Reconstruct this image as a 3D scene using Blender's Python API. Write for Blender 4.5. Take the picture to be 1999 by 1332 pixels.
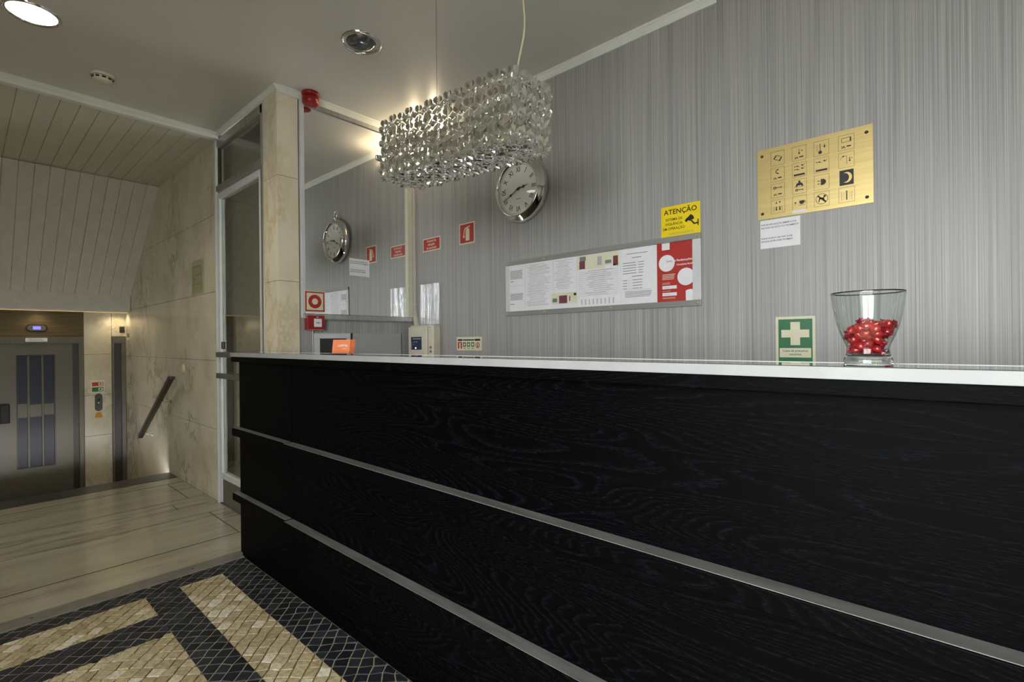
import bpy, bmesh, math, random
from mathutils import Vector, Matrix, noise

random.seed(7)
scene = bpy.context.scene
for o in list(bpy.data.objects):
    bpy.data.objects.remove(o, do_unlink=True)
COL = scene.collection
R = math.radians

# ------------------------------------------------------------------ camera
F_PX, YAW, PITCH, ROLL, EYE = 956.2, R(41.59), R(-0.02), R(-0.59), 1.2
cy, sy, cp, sp, cr, sr = (math.cos(YAW), math.sin(YAW), math.cos(PITCH), math.sin(PITCH),
                          math.cos(ROLL), math.sin(ROLL))
_r = Vector((cy, sy, 0)); _f = Vector((-sy, cy, 0)); _u = Vector((0, 0, 1))
_f2 = _f * cp + _u * sp; _u2 = _u * cp - _f * sp
_r3 = _r * cr + _u2 * sr; _u3 = _u2 * cr - _r * sr
cam_d = bpy.data.cameras.new('camera')
cam_d.sensor_width = 36.0
cam_d.lens = F_PX / 1999.0 * 36.0
cam_d.clip_start = 0.02
cam = bpy.data.objects.new('camera', cam_d)
COL.objects.link(cam)
mw = Matrix.Identity(4)
for i in range(3):
    mw[i][0] = _r3[i]; mw[i][1] = _u3[i]; mw[i][2] = -_f2[i]
mw[2][3] = EYE
cam.matrix_world = mw
scene.camera = cam

def px(p):
    d = Vector(p) - Vector((0, 0, EYE)); z = d.dot(_f2)
    if z < 0.05: return None
    return (999.5 + F_PX * d.dot(_r3) / z, 666 - F_PX * d.dot(_u3) / z)

# ------------------------------------------------------------------ world, daylight, exposure
world = bpy.data.worlds.new('world'); scene.world = world
world.use_nodes = True
bg = world.node_tree.nodes['Background']
bg.inputs[0].default_value = (0.97, 0.965, 0.975, 1)
bg.inputs[1].default_value = 16.2
scene.view_settings.view_transform = 'Standard'
scene.view_settings.look = 'None'
scene.view_settings.gamma = 1.0
scene.view_settings.use_curve_mapping = False
scene.view_settings.exposure = 0.0

# daylight comes in through the glazed entrance behind the camera: a portal guides the sky light
WIN_X0, WIN_X1, WIN_Z0, WIN_Z1, WIN_Y = -0.85, 0.85, 0.05, 2.45, -1.15
pl = bpy.data.lights.new('entrance_portal', 'AREA')
pl.shape = 'RECTANGLE'; pl.size = WIN_X1 - WIN_X0; pl.size_y = WIN_Z1 - WIN_Z0
pl.cycles.is_portal = True
po = bpy.data.objects.new('entrance_portal', pl); COL.objects.link(po)
po.location = ((WIN_X0 + WIN_X1) / 2, WIN_Y - 0.12, (WIN_Z0 + WIN_Z1) / 2)
po.rotation_euler = (R(90), 0, 0)      # area lights shine along -Z -> +Y
WARM = (1.0, 0.91, 0.72)

# ------------------------------------------------------------------ materials
def s2l(c):
    return tuple(((v / 255) / 12.92 if v / 255 <= 0.04045 else ((v / 255 + 0.055) / 1.055) ** 2.4) for v in c)
MATS = {}
def mat(name, rgb=(200, 200, 200), rough=0.5, metal=0.0, spec=0.5, emit=None, estr=0.0, lin=None, coat=0.0):
    if name in MATS: return MATS[name]
    m = bpy.data.materials.new(name); m.use_nodes = True
    b = m.node_tree.nodes['Principled BSDF']
    c = lin if lin else s2l(rgb)
    b.inputs['Base Color'].default_value = (*c, 1)
    b.inputs['Roughness'].default_value = rough
    b.inputs['Metallic'].default_value = metal
    b.inputs['Specular IOR Level'].default_value = spec
    b.inputs['Coat Weight'].default_value = coat
    if emit:
        b.inputs['Emission Color'].default_value = (*emit, 1)
        b.inputs['Emission Strength'].default_value = estr
    MATS[name] = m
    return m
class NT:
    def __init__(s, m):
        s.t = m.node_tree; s.b = s.t.nodes['Principled BSDF']
    def n(s, ty, **kw):
        nd = s.t.nodes.new(ty)
        for k, v in kw.items():
            if k in nd.inputs: nd.inputs[k].default_value = v
            else: setattr(nd, k, v)
        return nd
    def l(s, a, b): s.t.links.new(a, b)
    def ramp(s, fac, stops):
        r = s.n('ShaderNodeValToRGB')
        e = r.color_ramp.elements
        while len(e) < len(stops): e.new(0.5)
        for q, (p, c) in zip(e, stops):
            q.position = p; q.color = (*c, 1)
        s.l(fac, r.inputs[0]); return r.outputs[0]
    def pos(s, scale=(1, 1, 1), rot=(0, 0, 0), obj=False):
        if obj: out = s.n('ShaderNodeTexCoord').outputs['Object']
        else: out = s.n('ShaderNodeNewGeometry').outputs['Position']
        mp = s.n('ShaderNodeMapping'); mp.inputs['Scale'].default_value = scale
        mp.inputs['Rotation'].default_value = rot
        s.l(out, mp.inputs[0]); return mp.outputs[0]
    def bump(s, h, strength=0.2, dist=0.01):
        bp = s.n('ShaderNodeBump', Strength=strength, Distance=dist)
        s.l(h, bp.inputs['Height']); s.l(bp.outputs[0], s.b.inputs['Normal'])

def mix(nt, fac, a, b, mode='MIX'):
    m = nt.n('ShaderNodeMix', data_type='RGBA', blend_type=mode)
    for sock, v in ((m.inputs[0], fac), (m.inputs[6], a), (m.inputs[7], b)):
        if isinstance(v, (int, float)): sock.default_value = v
        elif isinstance(v, tuple): sock.default_value = (*v, 1)
        else: nt.l(v, sock)
    return m.outputs[2]

def wallpaper(name):
    m = mat(name, rough=0.42, spec=0.45); t = NT(m)
    v = t.pos((600, 600, 1.2))
    n1 = t.n('ShaderNodeTexNoise', Scale=1.0, Detail=1.0); t.l(v, n1.inputs['Vector'])
    v2 = t.pos((170, 170, 0.5))
    n2 = t.n('ShaderNodeTexNoise', Scale=1.0, Detail=1.0); t.l(v2, n2.inputs['Vector'])
    v3 = t.pos((26, 26, 0.15))
    n3 = t.n('ShaderNodeTexNoise', Scale=1.0, Detail=1.0); t.l(v3, n3.inputs['Vector'])
    c1 = t.ramp(n1.outputs[0], [(0.28, (0.27, 0.265, 0.26)), (0.5, (0.375, 0.37, 0.362)), (0.72, (0.52, 0.515, 0.50))])
    c2 = t.ramp(n2.outputs[0], [(0.28, (0.78, 0.78, 0.79)), (0.48, (0.97, 0.97, 0.97)), (0.75, (1.06, 1.06, 1.06))])
    c3 = t.ramp(n3.outputs[0], [(0.3, (0.94, 0.94, 0.95)), (0.7, (1.03, 1.03, 1.02))])
    c = mix(t, 1.0, c1, c2, 'MULTIPLY'); c = mix(t, 1.0, c, c3, 'MULTIPLY')
    t.l(c, t.b.inputs['Base Color'])
    t.bump(n1.outputs[0], 0.12, 0.002)
    return m

def marble(name, base, vein, dark, scale=(1, 1, 1), rough=0.22, vscale=2.2):
    m = mat(name, rough=rough, spec=0.5); t = NT(m)
    v = t.pos(scale)
    n0 = t.n('ShaderNodeTexNoise', Scale=vscale, Detail=8.0, Roughness=0.62); t.l(v, n0.inputs['Vector'])
    va = t.n('ShaderNodeVectorMath', operation='MULTIPLY_ADD')
    va.inputs[1].default_value = (0.55, 0.55, 0.55)
    t.l(n0.outputs[1], va.inputs[0]); t.l(v, va.inputs[2])
    n1 = t.n('ShaderNodeTexNoise', Scale=vscale * 0.9, Detail=6.0, Roughness=0.6); t.l(va.outputs[0], n1.inputs['Vector'])
    ab = t.n('ShaderNodeMath', operation='SUBTRACT'); ab.inputs[1].default_value = 0.5
    t.l(n1.outputs[0], ab.inputs[0])
    ab2 = t.n('ShaderNodeMath', operation='ABSOLUTE'); t.l(ab.outputs[0], ab2.inputs[0])
    veins = t.ramp(ab2.outputs[0], [(0.0, (1, 1, 1)), (0.012, (0.55, 0.55, 0.55)), (0.05, (0, 0, 0))])
    cloud = t.ramp(n0.outputs[0], [(0.32, s2l(vein)), (0.55, s2l(base)), (0.8, s2l(tuple(min(255, q + 10) for q in base)))])
    n2 = t.n('ShaderNodeTexNoise', Scale=vscale * 0.6, Detail=2.0); t.l(v, n2.inputs['Vector'])
    patch = t.ramp(n2.outputs[0], [(0.42, (0, 0, 0)), (0.62, (1, 1, 1))])
    vm = mix(t, 1.0, veins, patch, 'MULTIPLY')
    c = mix(t, vm, cloud, s2l(dark))
    t.l(c, t.b.inputs['Base Color'])
    return m

def blackwood(name):
    m = mat(name, rough=0.42, spec=0.035); t = NT(m)
    v = t.pos((0.55, 5, 5))
    n0 = t.n('ShaderNodeTexNoise', Scale=1.0, Detail=1.5); t.l(v, n0.inputs['Vector'])
    mul = t.n('ShaderNodeMath', operation='MULTIPLY'); mul.inputs[1].default_value = 75.0
    t.l(n0.outputs[0], mul.inputs[0])
    fr = t.n('ShaderNodeMath', operation='FRACT'); t.l(mul.outputs[0], fr.inputs[0])
    v2 = t.pos((70, 850, 850))
    n1 = t.n('ShaderNodeTexNoise', Scale=1.0, Detail=1.0); t.l(v2, n1.inputs['Vector'])
    pores = t.ramp(n1.outputs[0], [(0.48, (0, 0, 0)), (0.60, (1, 1, 1))])
    band = t.ramp(fr.outputs[0], [(0.0, (0.0, 0.0, 0.0)), (0.5, (0.12, 0.12, 0.12)), (0.85, (1, 1, 1)), (1.0, (0.0, 0.0, 0.0))])
    g = mix(t, 1.0, pores, band, 'MULTIPLY')
    c = mix(t, g, (0.0007, 0.0008, 0.0010), (0.0055, 0.0066, 0.0100))
    t.l(c, t.b.inputs['Base Color'])
    rr = t.ramp(g, [(0, (0.50, 0.50, 0.50)), (1, (0.6, 0.6, 0.6))]); t.l(rr, t.b.inputs['Roughness'])
    t.bump(g, 0.15, 0.001)
    return m

def noisy(name, c0, c1, scale=8.0, rough=0.5, metal=0.0, spec=0.5, stretch=(1, 1, 1), bump=0.0, detail=4.0):
    m = mat(name, rough=rough, metal=metal, spec=spec); t = NT(m)
    v = t.pos(stretch)
    n = t.n('ShaderNodeTexNoise', Scale=scale, Detail=detail); t.l(v, n.inputs['Vector'])
    t.l(t.ramp(n.outputs[0], [(0.3, s2l(c0)), (0.7, s2l(c1))]), t.b.inputs['Base Color'])
    if bump: t.bump(n.outputs[0], bump, 0.003)
    return m

def stone(name, stops):
    m = mat(name, rough=0.55, spec=0.4); t = NT(m)
    # whole-stone tint per piece + fine grain
    v = t.pos((1, 1, 1))
    vo = t.n('ShaderNodeAttribute'); vo.attribute_name = 'tint'
    n = t.n('ShaderNodeTexNoise', Scale=60.0, Detail=5.0); t.l(v, n.inputs['Vector'])
    c = t.ramp(vo.outputs['Fac'], stops)
    g = t.ramp(n.outputs[0], [(0.3, (0.62, 0.60, 0.58)), (0.65, (1.08, 1.08, 1.08))])
    t.l(mix(t, 1.0, c, g, 'MULTIPLY'), t.b.inputs['Base Color'])
    t.bump(n.outputs[0], 0.3, 0.003)
    return m

M_WALLPAPER = wallpaper('striped_wallpaper')
M_CEIL = noisy('satin_white_ceiling', (208, 206, 200), (214, 212, 206), 3.0, rough=0.33, spec=0.5)
M_TRIMW = noisy('white_moulding_paint', (226, 228, 222), (236, 238, 232), 6.0, rough=0.35)
M_PLANK = noisy('white_ceiling_plank', (206, 204, 192), (216, 214, 202), 4.0, rough=0.38, stretch=(0.4, 3, 3))
M_MWALL = marble('beige_wall_marble', (222, 216, 194), (202, 194, 168), (166, 152, 122), (1.0, 1.0, 0.8), 0.20, 3.0)
M_MPIL = marble('cream_pillar_marble', (234, 225, 202), (224, 212, 184), (208, 191, 154), (1, 1, 0.5), 0.22, 3.2)
M_MFLOOR = marble('pale_floor_marble', (174, 168, 150), (162, 155, 135), (128, 118, 99), (2.6, 0.42, 1), 0.16, 2.2)
M_NOSE = noisy('grey_step_edge_stone', (112, 108, 100), (132, 127, 116), 20, rough=0.3)
M_NOSED = noisy('dark_granite_edge', (42, 40, 40), (60, 57, 55), 40, rough=0.3)
M_BLACK = blackwood('black_stained_ash')
M_ALU = noisy('satin_aluminium', (176, 178, 176), (196, 198, 196), 30, rough=0.3, metal=0.85, stretch=(1, 1, 0.05))
M_ALUW = noisy('white_aluminium', (206, 208, 210), (218, 220, 222), 10, rough=0.38, metal=0.0, spec=0.6)
M_EDGE = noisy('satin_silver_edge', (150, 151, 152), (160, 161, 162), 10, rough=0.4, spec=0.5)
M_FRAME = noisy('satin_grey_frame', (150, 151, 147), (162, 163, 159), 20, rough=0.38, metal=0.3, stretch=(0.2, 1, 4))
M_STEEL = noisy('brushed_steel', (106, 103, 94), (120, 117, 108), 30, rough=0.38, metal=0.45, stretch=(4, 12, 0.3))
M_STEELD = noisy('dark_brushed_steel', (72, 72, 70), (88, 88, 86), 30, rough=0.38, metal=0.7, stretch=(1, 12, 0.3))
M_CAP = noisy('worn_grey_rail_cap', (110, 110, 107), (136, 136, 133), 9, rough=0.36, metal=0.2, spec=0.5, stretch=(0.6, 4, 4))
M_BRONZE = noisy('bronze_brown_panel', (98, 84, 58), (116, 102, 74), 10, rough=0.4, metal=0.35, stretch=(1, 0.4, 6))
M_CHROME = mat('polished_chrome', lin=(0.80, 0.79, 0.76), rough=0.07, metal=1.0)
M_PETAL = mat('silver_petal_foil', lin=(0.88, 0.88, 0.82), rough=0.17, metal=0.95)
M_MIRROR = mat('mirror_silver', lin=(0.86, 0.87, 0.87), rough=0.004, metal=1.0)
M_BRASS = noisy('brushed_brass', (196, 172, 112), (208, 186, 126), 12, rough=0.38, metal=0.55, stretch=(0.3, 1, 14))
M_WHITE = noisy('white_paper', (232, 232, 236), (238, 238, 242), 30, rough=0.6)
M_CREAMP = noisy('cream_photoluminescent', (222, 218, 186), (228, 224, 194), 30, rough=0.5)
M_RED = noisy('red_print', (176, 46, 40), (186, 52, 46), 30, rough=0.45)
M_GREEN = noisy('green_print', (20, 104, 56), (26, 112, 62), 30, rough=0.45)
M_YELLOW = noisy('yellow_sticker', (246, 216, 10), (250, 222, 20), 30, rough=0.4)
M_BLK = noisy('black_print', (18, 18, 18), (26, 26, 26), 30, rough=0.5)
M_GREY = noisy('grey_print', (120, 120, 122), (134, 134, 136), 30, rough=0.6)
M_MGREY = noisy('mid_grey_print', (150, 150, 152), (162, 162, 164), 30, rough=0.6)
M_LGREY = noisy('light_grey_print', (176, 176, 180), (188, 188, 192), 30, rough=0.6)
M_REDP = noisy('red_plastic', (140, 18, 20), (156, 24, 26), 20, rough=0.3)
M_CREAM = noisy('cream_plastic', (216, 210, 190), (224, 218, 200), 20, rough=0.4)
M_GREYP = noisy('grey_lacquer', (168, 168, 169), (176, 176, 177), 8, rough=0.35)
M_DGREY = noisy('charcoal_plastic', (48, 48, 50), (58, 58, 60), 20, rough=0.45)
M_ORANGE = noisy('orange_card', (240, 134, 84), (246, 146, 96), 20, rough=0.5)
M_ORANGED = noisy('orange_sticker', (206, 140, 20), (216, 152, 34), 20, rough=0.5)
M_MAROON = noisy('maroon_print', (112, 58, 72), (128, 70, 84), 20, rough=0.5)
M_TEALP = noisy('teal_print', (108, 126, 116), (122, 140, 130), 20, rough=0.5)
M_SAND = noisy('sand_print', (222, 217, 190), (230, 226, 202), 20, rough=0.5)
M_DIAL = noisy('ivory_dial', (244, 242, 234), (248, 246, 240), 20, rough=0.35)
M_CORD = noisy('cream_cord', (196, 186, 160), (206, 196, 170), 20, rough=0.5)
M_DISPLAY = noisy('navy_panel', (38, 50, 78), (48, 60, 90), 30, rough=0.25)
M_LCD = mat('blue_lcd', rgb=(60, 50, 220), rough=0.3, emit=(0.30, 0.26, 1.0), estr=1.2)
M_LAMPON = mat('lit_lamp_face', rgb=(255, 250, 235), rough=0.3, emit=(1.0, 0.97, 0.86), estr=14.0)
M_STRIP = mat('warm_strip_diffuser', rgb=(255, 220, 150), rough=0.4, emit=(1.0, 0.76, 0.36), estr=0.45)
M_LED = mat('amber_led', rgb=(255, 240, 190), rough=0.3, emit=(1.0, 0.9, 0.6), estr=2.0)
M_GROUT = noisy('sandy_grout', (138, 128, 106), (160, 150, 126), 50, rough=0.9)
M_STONEB = stone('beige_cobble', [(0.0, s2l((178, 160, 124))), (0.4, s2l((196, 179, 141))), (0.80, s2l((206, 190, 154))), (0.97, s2l((236, 226, 202)))])
M_STONED = stone('black_cobble', [(0.0, s2l((20, 24, 32))), (0.6, s2l((32, 37, 46))), (1.0, s2l((48, 52, 60)))])
M_STREET = noisy('street_paving', (116, 114, 108), (134, 131, 124), 3, rough=0.8)
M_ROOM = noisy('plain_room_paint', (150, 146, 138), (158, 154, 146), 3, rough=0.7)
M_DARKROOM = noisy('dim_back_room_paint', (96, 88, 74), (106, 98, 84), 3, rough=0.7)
M_DARKDESK = noisy('dark_desk_laminate', (60, 58, 56), (70, 68, 66), 6, rough=0.5)
M_JOINT = noisy('dark_joint', (52, 44, 30), (66, 56, 40), 30, rough=0.9)
M_CANDY = mat('red_candy', lin=(0.62, 0.022, 0.028), rough=0.18, spec=0.8, coat=0.6)
M_WRAP = mat('red_wrapper_twist', lin=(0.50, 0.03, 0.07), rough=0.22, spec=0.8, metal=0.3)

def glass_mat(name, tint=(1, 1, 1), ior=1.47, rough=0.0):
    m = mat(name, lin=tint, rough=rough); b = m.node_tree.nodes['Principled BSDF']
    b.inputs['Transmission Weight'].default_value = 1.0
    b.inputs['IOR'].default_value = ior
    return m
def pane_mat(name, tint, ior):
    """thin sheet glass: Fresnel reflection over a tinted see-through sheet"""
    m = mat(name); t = NT(m)
    out = t.t.nodes['Material Output']
    fr = t.n('ShaderNodeFresnel', IOR=ior)
    gl = t.n('ShaderNodeBsdfGlossy', Roughness=0.01)
    tr = t.n('ShaderNodeBsdfTransparent', Color=(*tint, 1))
    mx = t.n('ShaderNodeMixShader')
    gm = t.n('ShaderNodeNewGeometry'); iv = t.n('ShaderNodeMath', operation='SUBTRACT'); iv.inputs[0].default_value = 1.0
    t.l(gm.outputs['Backfacing'], iv.inputs[1])
    mu = t.n('ShaderNodeMath', operation='MULTIPLY'); t.l(fr.outputs[0], mu.inputs[0]); t.l(iv.outputs[0], mu.inputs[1])
    t.l(mu.outputs[0], mx.inputs[0]); t.l(tr.outputs[0], mx.inputs[1]); t.l(gl.outputs[0], mx.inputs[2])
    t.l(mx.outputs[0], out.inputs[0])
    return m
M_GLASS = glass_mat('clear_bowl_glass', (0.93, 0.97, 0.95))
M_BEAD = glass_mat('crystal_bead', (1, 1, 1), 1.6)
M_PANE = pane_mat('reflective_door_glass', (0.55, 0.57, 0.52), 2.3)
M_CLEAR = pane_mat('clear_sheet', (0.97, 0.98, 0.98), 1.45)
M_WINPANE = pane_mat('entrance_glass', (0.95, 0.97, 0.96), 1.3)
M_TOPGLASS = mat('dark_glass_top', lin=(0.012, 0.013, 0.014), rough=0.008, spec=0.6, coat=1.0)
M_BULB = mat('grey_reflector_bulb', lin=(0.16, 0.18, 0.18), rough=0.12, metal=0.6, spec=0.8)
M_LENS = glass_mat('lamp_bulb_glass', (0.85, 0.88, 0.88), 1.45)
M_CABGLASS = mat('dark_cabin_glass', lin=(0.030, 0.037, 0.062), rough=0.32, spec=0.5)
M_SLEEVE = mat('crinkled_plastic_sleeve', rgb=(226, 228, 234), rough=0.16, spec=0.8, coat=0.5)
_t = NT(M_SLEEVE)
_v = _t.pos((14, 14, 2.5)); _n = _t.n('ShaderNodeTexNoise', Scale=1.5, Detail=3.0); _t.l(_v, _n.inputs['Vector'])
_t.bump(_n.outputs[0], 0.9, 0.05)

# ------------------------------------------------------------------ mesh helpers
class MB:
    def __init__(s): s.v = []; s.f = []; s.sm = []
    def add(s, verts, faces, smooth=False):
        k = len(s.v); s.v += [tuple(p) for p in verts]
        for f in faces: s.f.append(tuple(i + k for i in f)); s.sm.append(smooth)
        return s
    def box(s, x0, x1, y0, y1, z0, z1):
        v = [(x, y, z) for z in (z0, z1) for y in (y0, y1) for x in (x0, x1)]
        return s.add(v, [(0, 2, 3, 1), (4, 5, 7, 6), (0, 1, 5, 4), (2, 6, 7, 3), (0, 4, 6, 2), (1, 3, 7, 5)])
    def prism(s, poly, z0, z1):
        n = len(poly)
        v = [(p[0], p[1], z0) for p in poly] + [(p[0], p[1], z1) for p in poly]
        f = [tuple(range(n - 1, -1, -1)), tuple(range(n, 2 * n))]
        f += [(i, (i + 1) % n, n + (i + 1) % n, n + i) for i in range(n)]
        return s.add(v, f)
    def rect(s, x0, x1, y0, y1, z0=0, z1=0.0006):
        return s.box(min(x0, x1), max(x0, x1), min(y0, y1), max(y0, y1), z0, z1)
    def disc(s, cx, cyy, r, z0=0, z1=0.0006, n=32, a0=0, a1=2 * math.pi, rin=None, ry=None):
        ry = ry or r
        full = abs(a1 - a0 - 2 * math.pi) < 1e-6
        k = n if full else n + 1
        A = [a0 + (a1 - a0) * i / n for i in range(k)]
        if rin is None:
            return s.prism([(cx + r * math.cos(a), cyy + ry * math.sin(a)) for a in A], z0, z1)
        o = [(cx + r * math.cos(a), cyy + ry * math.sin(a)) for a in A]
        q = rin / r
        i_ = [(cx + r * q * math.cos(a), cyy + ry * q * math.sin(a)) for a in A]
        for i in range(n):
            j = (i + 1) % k
            s.prism([o[i], o[j], i_[j], i_[i]], z0, z1)
        return s
    def lathe(s, prof, n=32, cx=0, cyy=0, smooth=True, close=False):
        k = len(s.v); m = len(prof)
        for (r, z) in prof:
            for i in range(n):
                a = 2 * math.pi * i / n
                s.v.append((cx + r * math.cos(a), cyy + r * math.sin(a), z))
        rng = m if close else m - 1
        for j in range(rng):
            jj = (j + 1) % m
            for i in range(n):
                i2 = (i + 1) % n
                s.f.append((k + j * n + i, k + j * n + i2, k + jj * n + i2, k + jj * n + i)); s.sm.append(smooth)
        return s
    def tube(s, pts, r, n=8, cap=True):
        pts = [Vector(p) for p in pts]; k = len(s.v)
        rr = r if isinstance(r, (list, tuple)) else [r] * len(pts)
        for i, p in enumerate(pts):
            d = (pts[min(i + 1, len(pts) - 1)] - pts[max(i - 1, 0)]).normalized()
            a = d.cross(Vector((0, 0, 1)) if abs(d.z) < 0.9 else Vector((1, 0, 0))).normalized(); b = d.cross(a)
            for j in range(n):
                t = 2 * math.pi * j / n
                s.v.append(tuple(p + (a * math.cos(t) + b * math.sin(t)) * rr[i]))
        for i in range(len(pts) - 1):
            for j in range(n):
                j2 = (j + 1) % n
                s.f.append((k + i * n + j, k + (i + 1) * n + j, k + (i + 1) * n + j2, k + i * n + j2)); s.sm.append(True)
        if cap:
            s.f.append(tuple(k + j for j in range(n))); s.sm.append(False)
            q = k + (len(pts) - 1) * n
            s.f.append(tuple(q + j for j in range(n - 1, -1, -1))); s.sm.append(False)
        return s
    def sphere(s, c, r, nu=12, nv=8, sc=(1, 1, 1)):
        prof = [(r * math.sin(math.pi * j / nv), -r * math.cos(math.pi * j / nv)) for j in range(nv + 1)]
        k = len(s.v); s.lathe(prof, nu)
        for i in range(k, len(s.v)):
            v = s.v[i]; s.v[i] = (c[0] + v[0] * sc[0], c[1] + v[1] * sc[1], c[2] + v[2] * sc[2])
        return s
    def mesh(s, name, m):
        me = bpy.data.meshes.new(name)
        me.from_pydata(s.v, [], s.f); me.validate()
        bm = bmesh.new(); bm.from_mesh(me)
        bmesh.ops.remove_doubles(bm, verts=bm.verts, dist=1e-6) if any(s.sm) else None
        bmesh.ops.recalc_face_normals(bm, faces=bm.faces)
        bm.to_mesh(me); bm.free()
        if any(s.sm) and len(me.polygons) == len(s.sm):
            for p, q in zip(me.polygons, s.sm): p.use_smooth = q
        elif any(s.sm):
            for p in me.polygons: p.use_smooth = True
        me.materials.append(m)
        return me
    def build(s, name, m, parent=None, bevel=0.0, seg=2, mw=None):
        o = bpy.data.objects.new(name, s.mesh(name, m)); COL.objects.link(o)
        if parent: o.parent = parent
        if mw is not None: o.matrix_world = mw
        if bevel:
            md = o.modifiers.new('bevel', 'BEVEL'); md.width = bevel; md.segments = seg; md.limit_method = 'ANGLE'
            md.angle_limit = R(40)
        return o

def tag(o, label=None, cat=None, group=None, kind=None):
    if label: o['label'] = label
    if cat: o['category'] = cat
    if group: o['group'] = group
    if kind: o['kind'] = kind
    return o
def thing(name, label, cat, loc=(0, 0, 0), mw=None, group=None, kind=None):
    o = bpy.data.objects.new(name, None); COL.objects.link(o); o.empty_display_size = 0.05
    if mw is not None: o.matrix_world = mw
    else: o.location = loc
    return tag(o, label, cat, group, kind)
def struct(name, mb, m, label, parent=None, bevel=0):
    o = mb.build(name, m, parent, bevel)
    if parent is None: tag(o, label, kind='structure')
    return o

def frame_back(x, z, y=2.32):      # wall facing -Y: local x=+X, y=+Z, z=-Y
    return Matrix(((1, 0, 0, x), (0, 0, -1, y), (0, 1, 0, z), (0, 0, 0, 1)))
def frame_side(y, z, x=-3.06):     # wall facing +X: local x=+Y, y=+Z, z=+X
    return Matrix(((0, 0, 1, x), (1, 0, 0, y), (0, 1, 0, z), (0, 0, 0, 1)))
def text(body, size, x, y, z, m, parent, name='lettering', align='CENTER', bold=0.0, sx=1.0, space=1.0):
    c = bpy.data.curves.new('t', 'FONT'); c.body = body; c.size = size; c.align_x = align; c.align_y = 'CENTER'
    c.offset = bold * size; c.space_character = space; c.resolution_u = 2
    c.extrude = 0.00015
    o = bpy.data.objects.new('t', c); COL.objects.link(o)
    me = bpy.data.meshes.new_from_object(o)
    bpy.data.objects.remove(o, do_unlink=True); bpy.data.curves.remove(c)
    for v in me.vertices: v.co = Vector((v.co.x * sx + x, v.co.y + y, v.co.z + z))
    me.materials.clear(); me.materials.append(m); me.name = name
    ob = bpy.data.objects.new(name, me); COL.objects.link(ob); ob.parent = parent
    return ob

# ================================================================== STRUCTURE
CEIL = 2.785
XL, YB, YBR = -3.06, 2.32, 2.295      # mirror wall, back wall, proud right part of the back wall
YD = 1.297                            # lobby wall / glass door plane
SR = YBR / YB
def R_(x, z):                         # a point measured on the back wall moved onto its proud right part
    return x * SR, EYE + (z - EYE) * SR
RX = 2.2                              # right end wall of the room

# --- back wall
struct('wall_back', MB().box(XL - 0.1, -0.772, YB, YB + 0.1, 0, CEIL), M_WALLPAPER, 'grey striped wallpaper wall behind the counter')
struct('wall_back', MB().box(-0.772, RX, YBR, YB + 0.1, 0, CEIL + 0.4), M_WALLPAPER, 'grey striped wallpaper wall section with the brass plaque')
struct('wall_left', MB().box(XL - 0.1, XL, YD + 0.13, YB, 0, CEIL), M_WALLPAPER, 'short striped wall holding the mirror')
struct('wall_right', MB().box(RX, RX + 0.1, WIN_Y - 0.1, YB + 0.1, 0, CEIL + 0.4), M_ROOM, 'plain end wall of the reception')
# front wall with the glazed entrance behind the camera
fw = MB()
fw.box(-7.4, WIN_X0, WIN_Y - 0.1, WIN_Y, -0.8, CEIL + 0.05)
fw.box(WIN_X1, RX, WIN_Y - 0.1, WIN_Y, 0, CEIL + 0.05)
fw.box(WIN_X0, WIN_X1, WIN_Y - 0.1, WIN_Y, WIN_Z1, CEIL + 0.05)
fw.box(WIN_X0, WIN_X1, WIN_Y - 0.1, WIN_Y, 0, WIN_Z0)
struct('wall_front', fw, M_ROOM, 'plain wall with the glazed entrance opening')
w1 = MB()
for x in (WIN_X0, -0.03, WIN_X1 - 0.06): w1.box(x, x + 0.06, WIN_Y - 0.07, WIN_Y - 0.02, WIN_Z0, WIN_Z1)
w1.box(WIN_X0, WIN_X1, WIN_Y - 0.07, WIN_Y - 0.02, WIN_Z1 - 0.06, WIN_Z1); w1.box(WIN_X0, WIN_X1, WIN_Y - 0.07, WIN_Y - 0.02, WIN_Z0, WIN_Z0 + 0.08)
win = tag(w1.build('window_1', M_ALU), 'aluminium framed glazed entrance', kind='structure')
MB().box(WIN_X0, WIN_X1, WIN_Y - 0.048, WIN_Y - 0.044, WIN_Z0, WIN_Z1).build('pane', M_WINPANE, win)

struct('floor', MB().box(-9, 9, -14, WIN_Y - 0.1, -0.12, -0.02), M_STREET, 'grey street paving outside the entrance')
# --- main ceiling
struct('ceiling', MB().box(-4.10, RX, WIN_Y, YB + 0.02, CEIL, CEIL + 0.05), M_CEIL, 'satin white reception ceiling')
# --- mouldings
def moulding(name, p0, p1, inward, label, h=0.043, d=0.028, top=CEIL):
    p0, p1, n = Vector(p0), Vector(p1), Vector(inward)
    prof = [(0, 0), (0, -h), (d * 0.35, -h), (d * 0.45, -h * 0.82), (d * 0.85, -h * 0.35), (d, -h * 0.28), (d, 0)]
    v = [(q.x + n.x * a, q.y + n.y * a, top + b) for q in (p0, p1) for a, b in prof]
    k = len(prof)
    f = [tuple(range(k)), tuple(range(2 * k - 1, k - 1, -1))] + [(i, (i + 1) % k, k + (i + 1) % k, k + i) for i in range(k)]
    return struct(name, MB().add(v, f), M_TRIMW, label)
moulding('trim_1', (XL, YB, 0), (-0.772, YB, 0), (0, -1, 0), 'white ceiling moulding along the striped back wall')
moulding('trim_2', (XL, YD, 0), (XL, YB, 0), (1, 0, 0), 'white ceiling moulding above the mirror')
moulding('trim_3', (-4.10, YD, 0), (XL + 0.012, YD, 0), (0, -1, 0), 'white ceiling moulding above the glass door', h=0.030, d=0.022)
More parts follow.
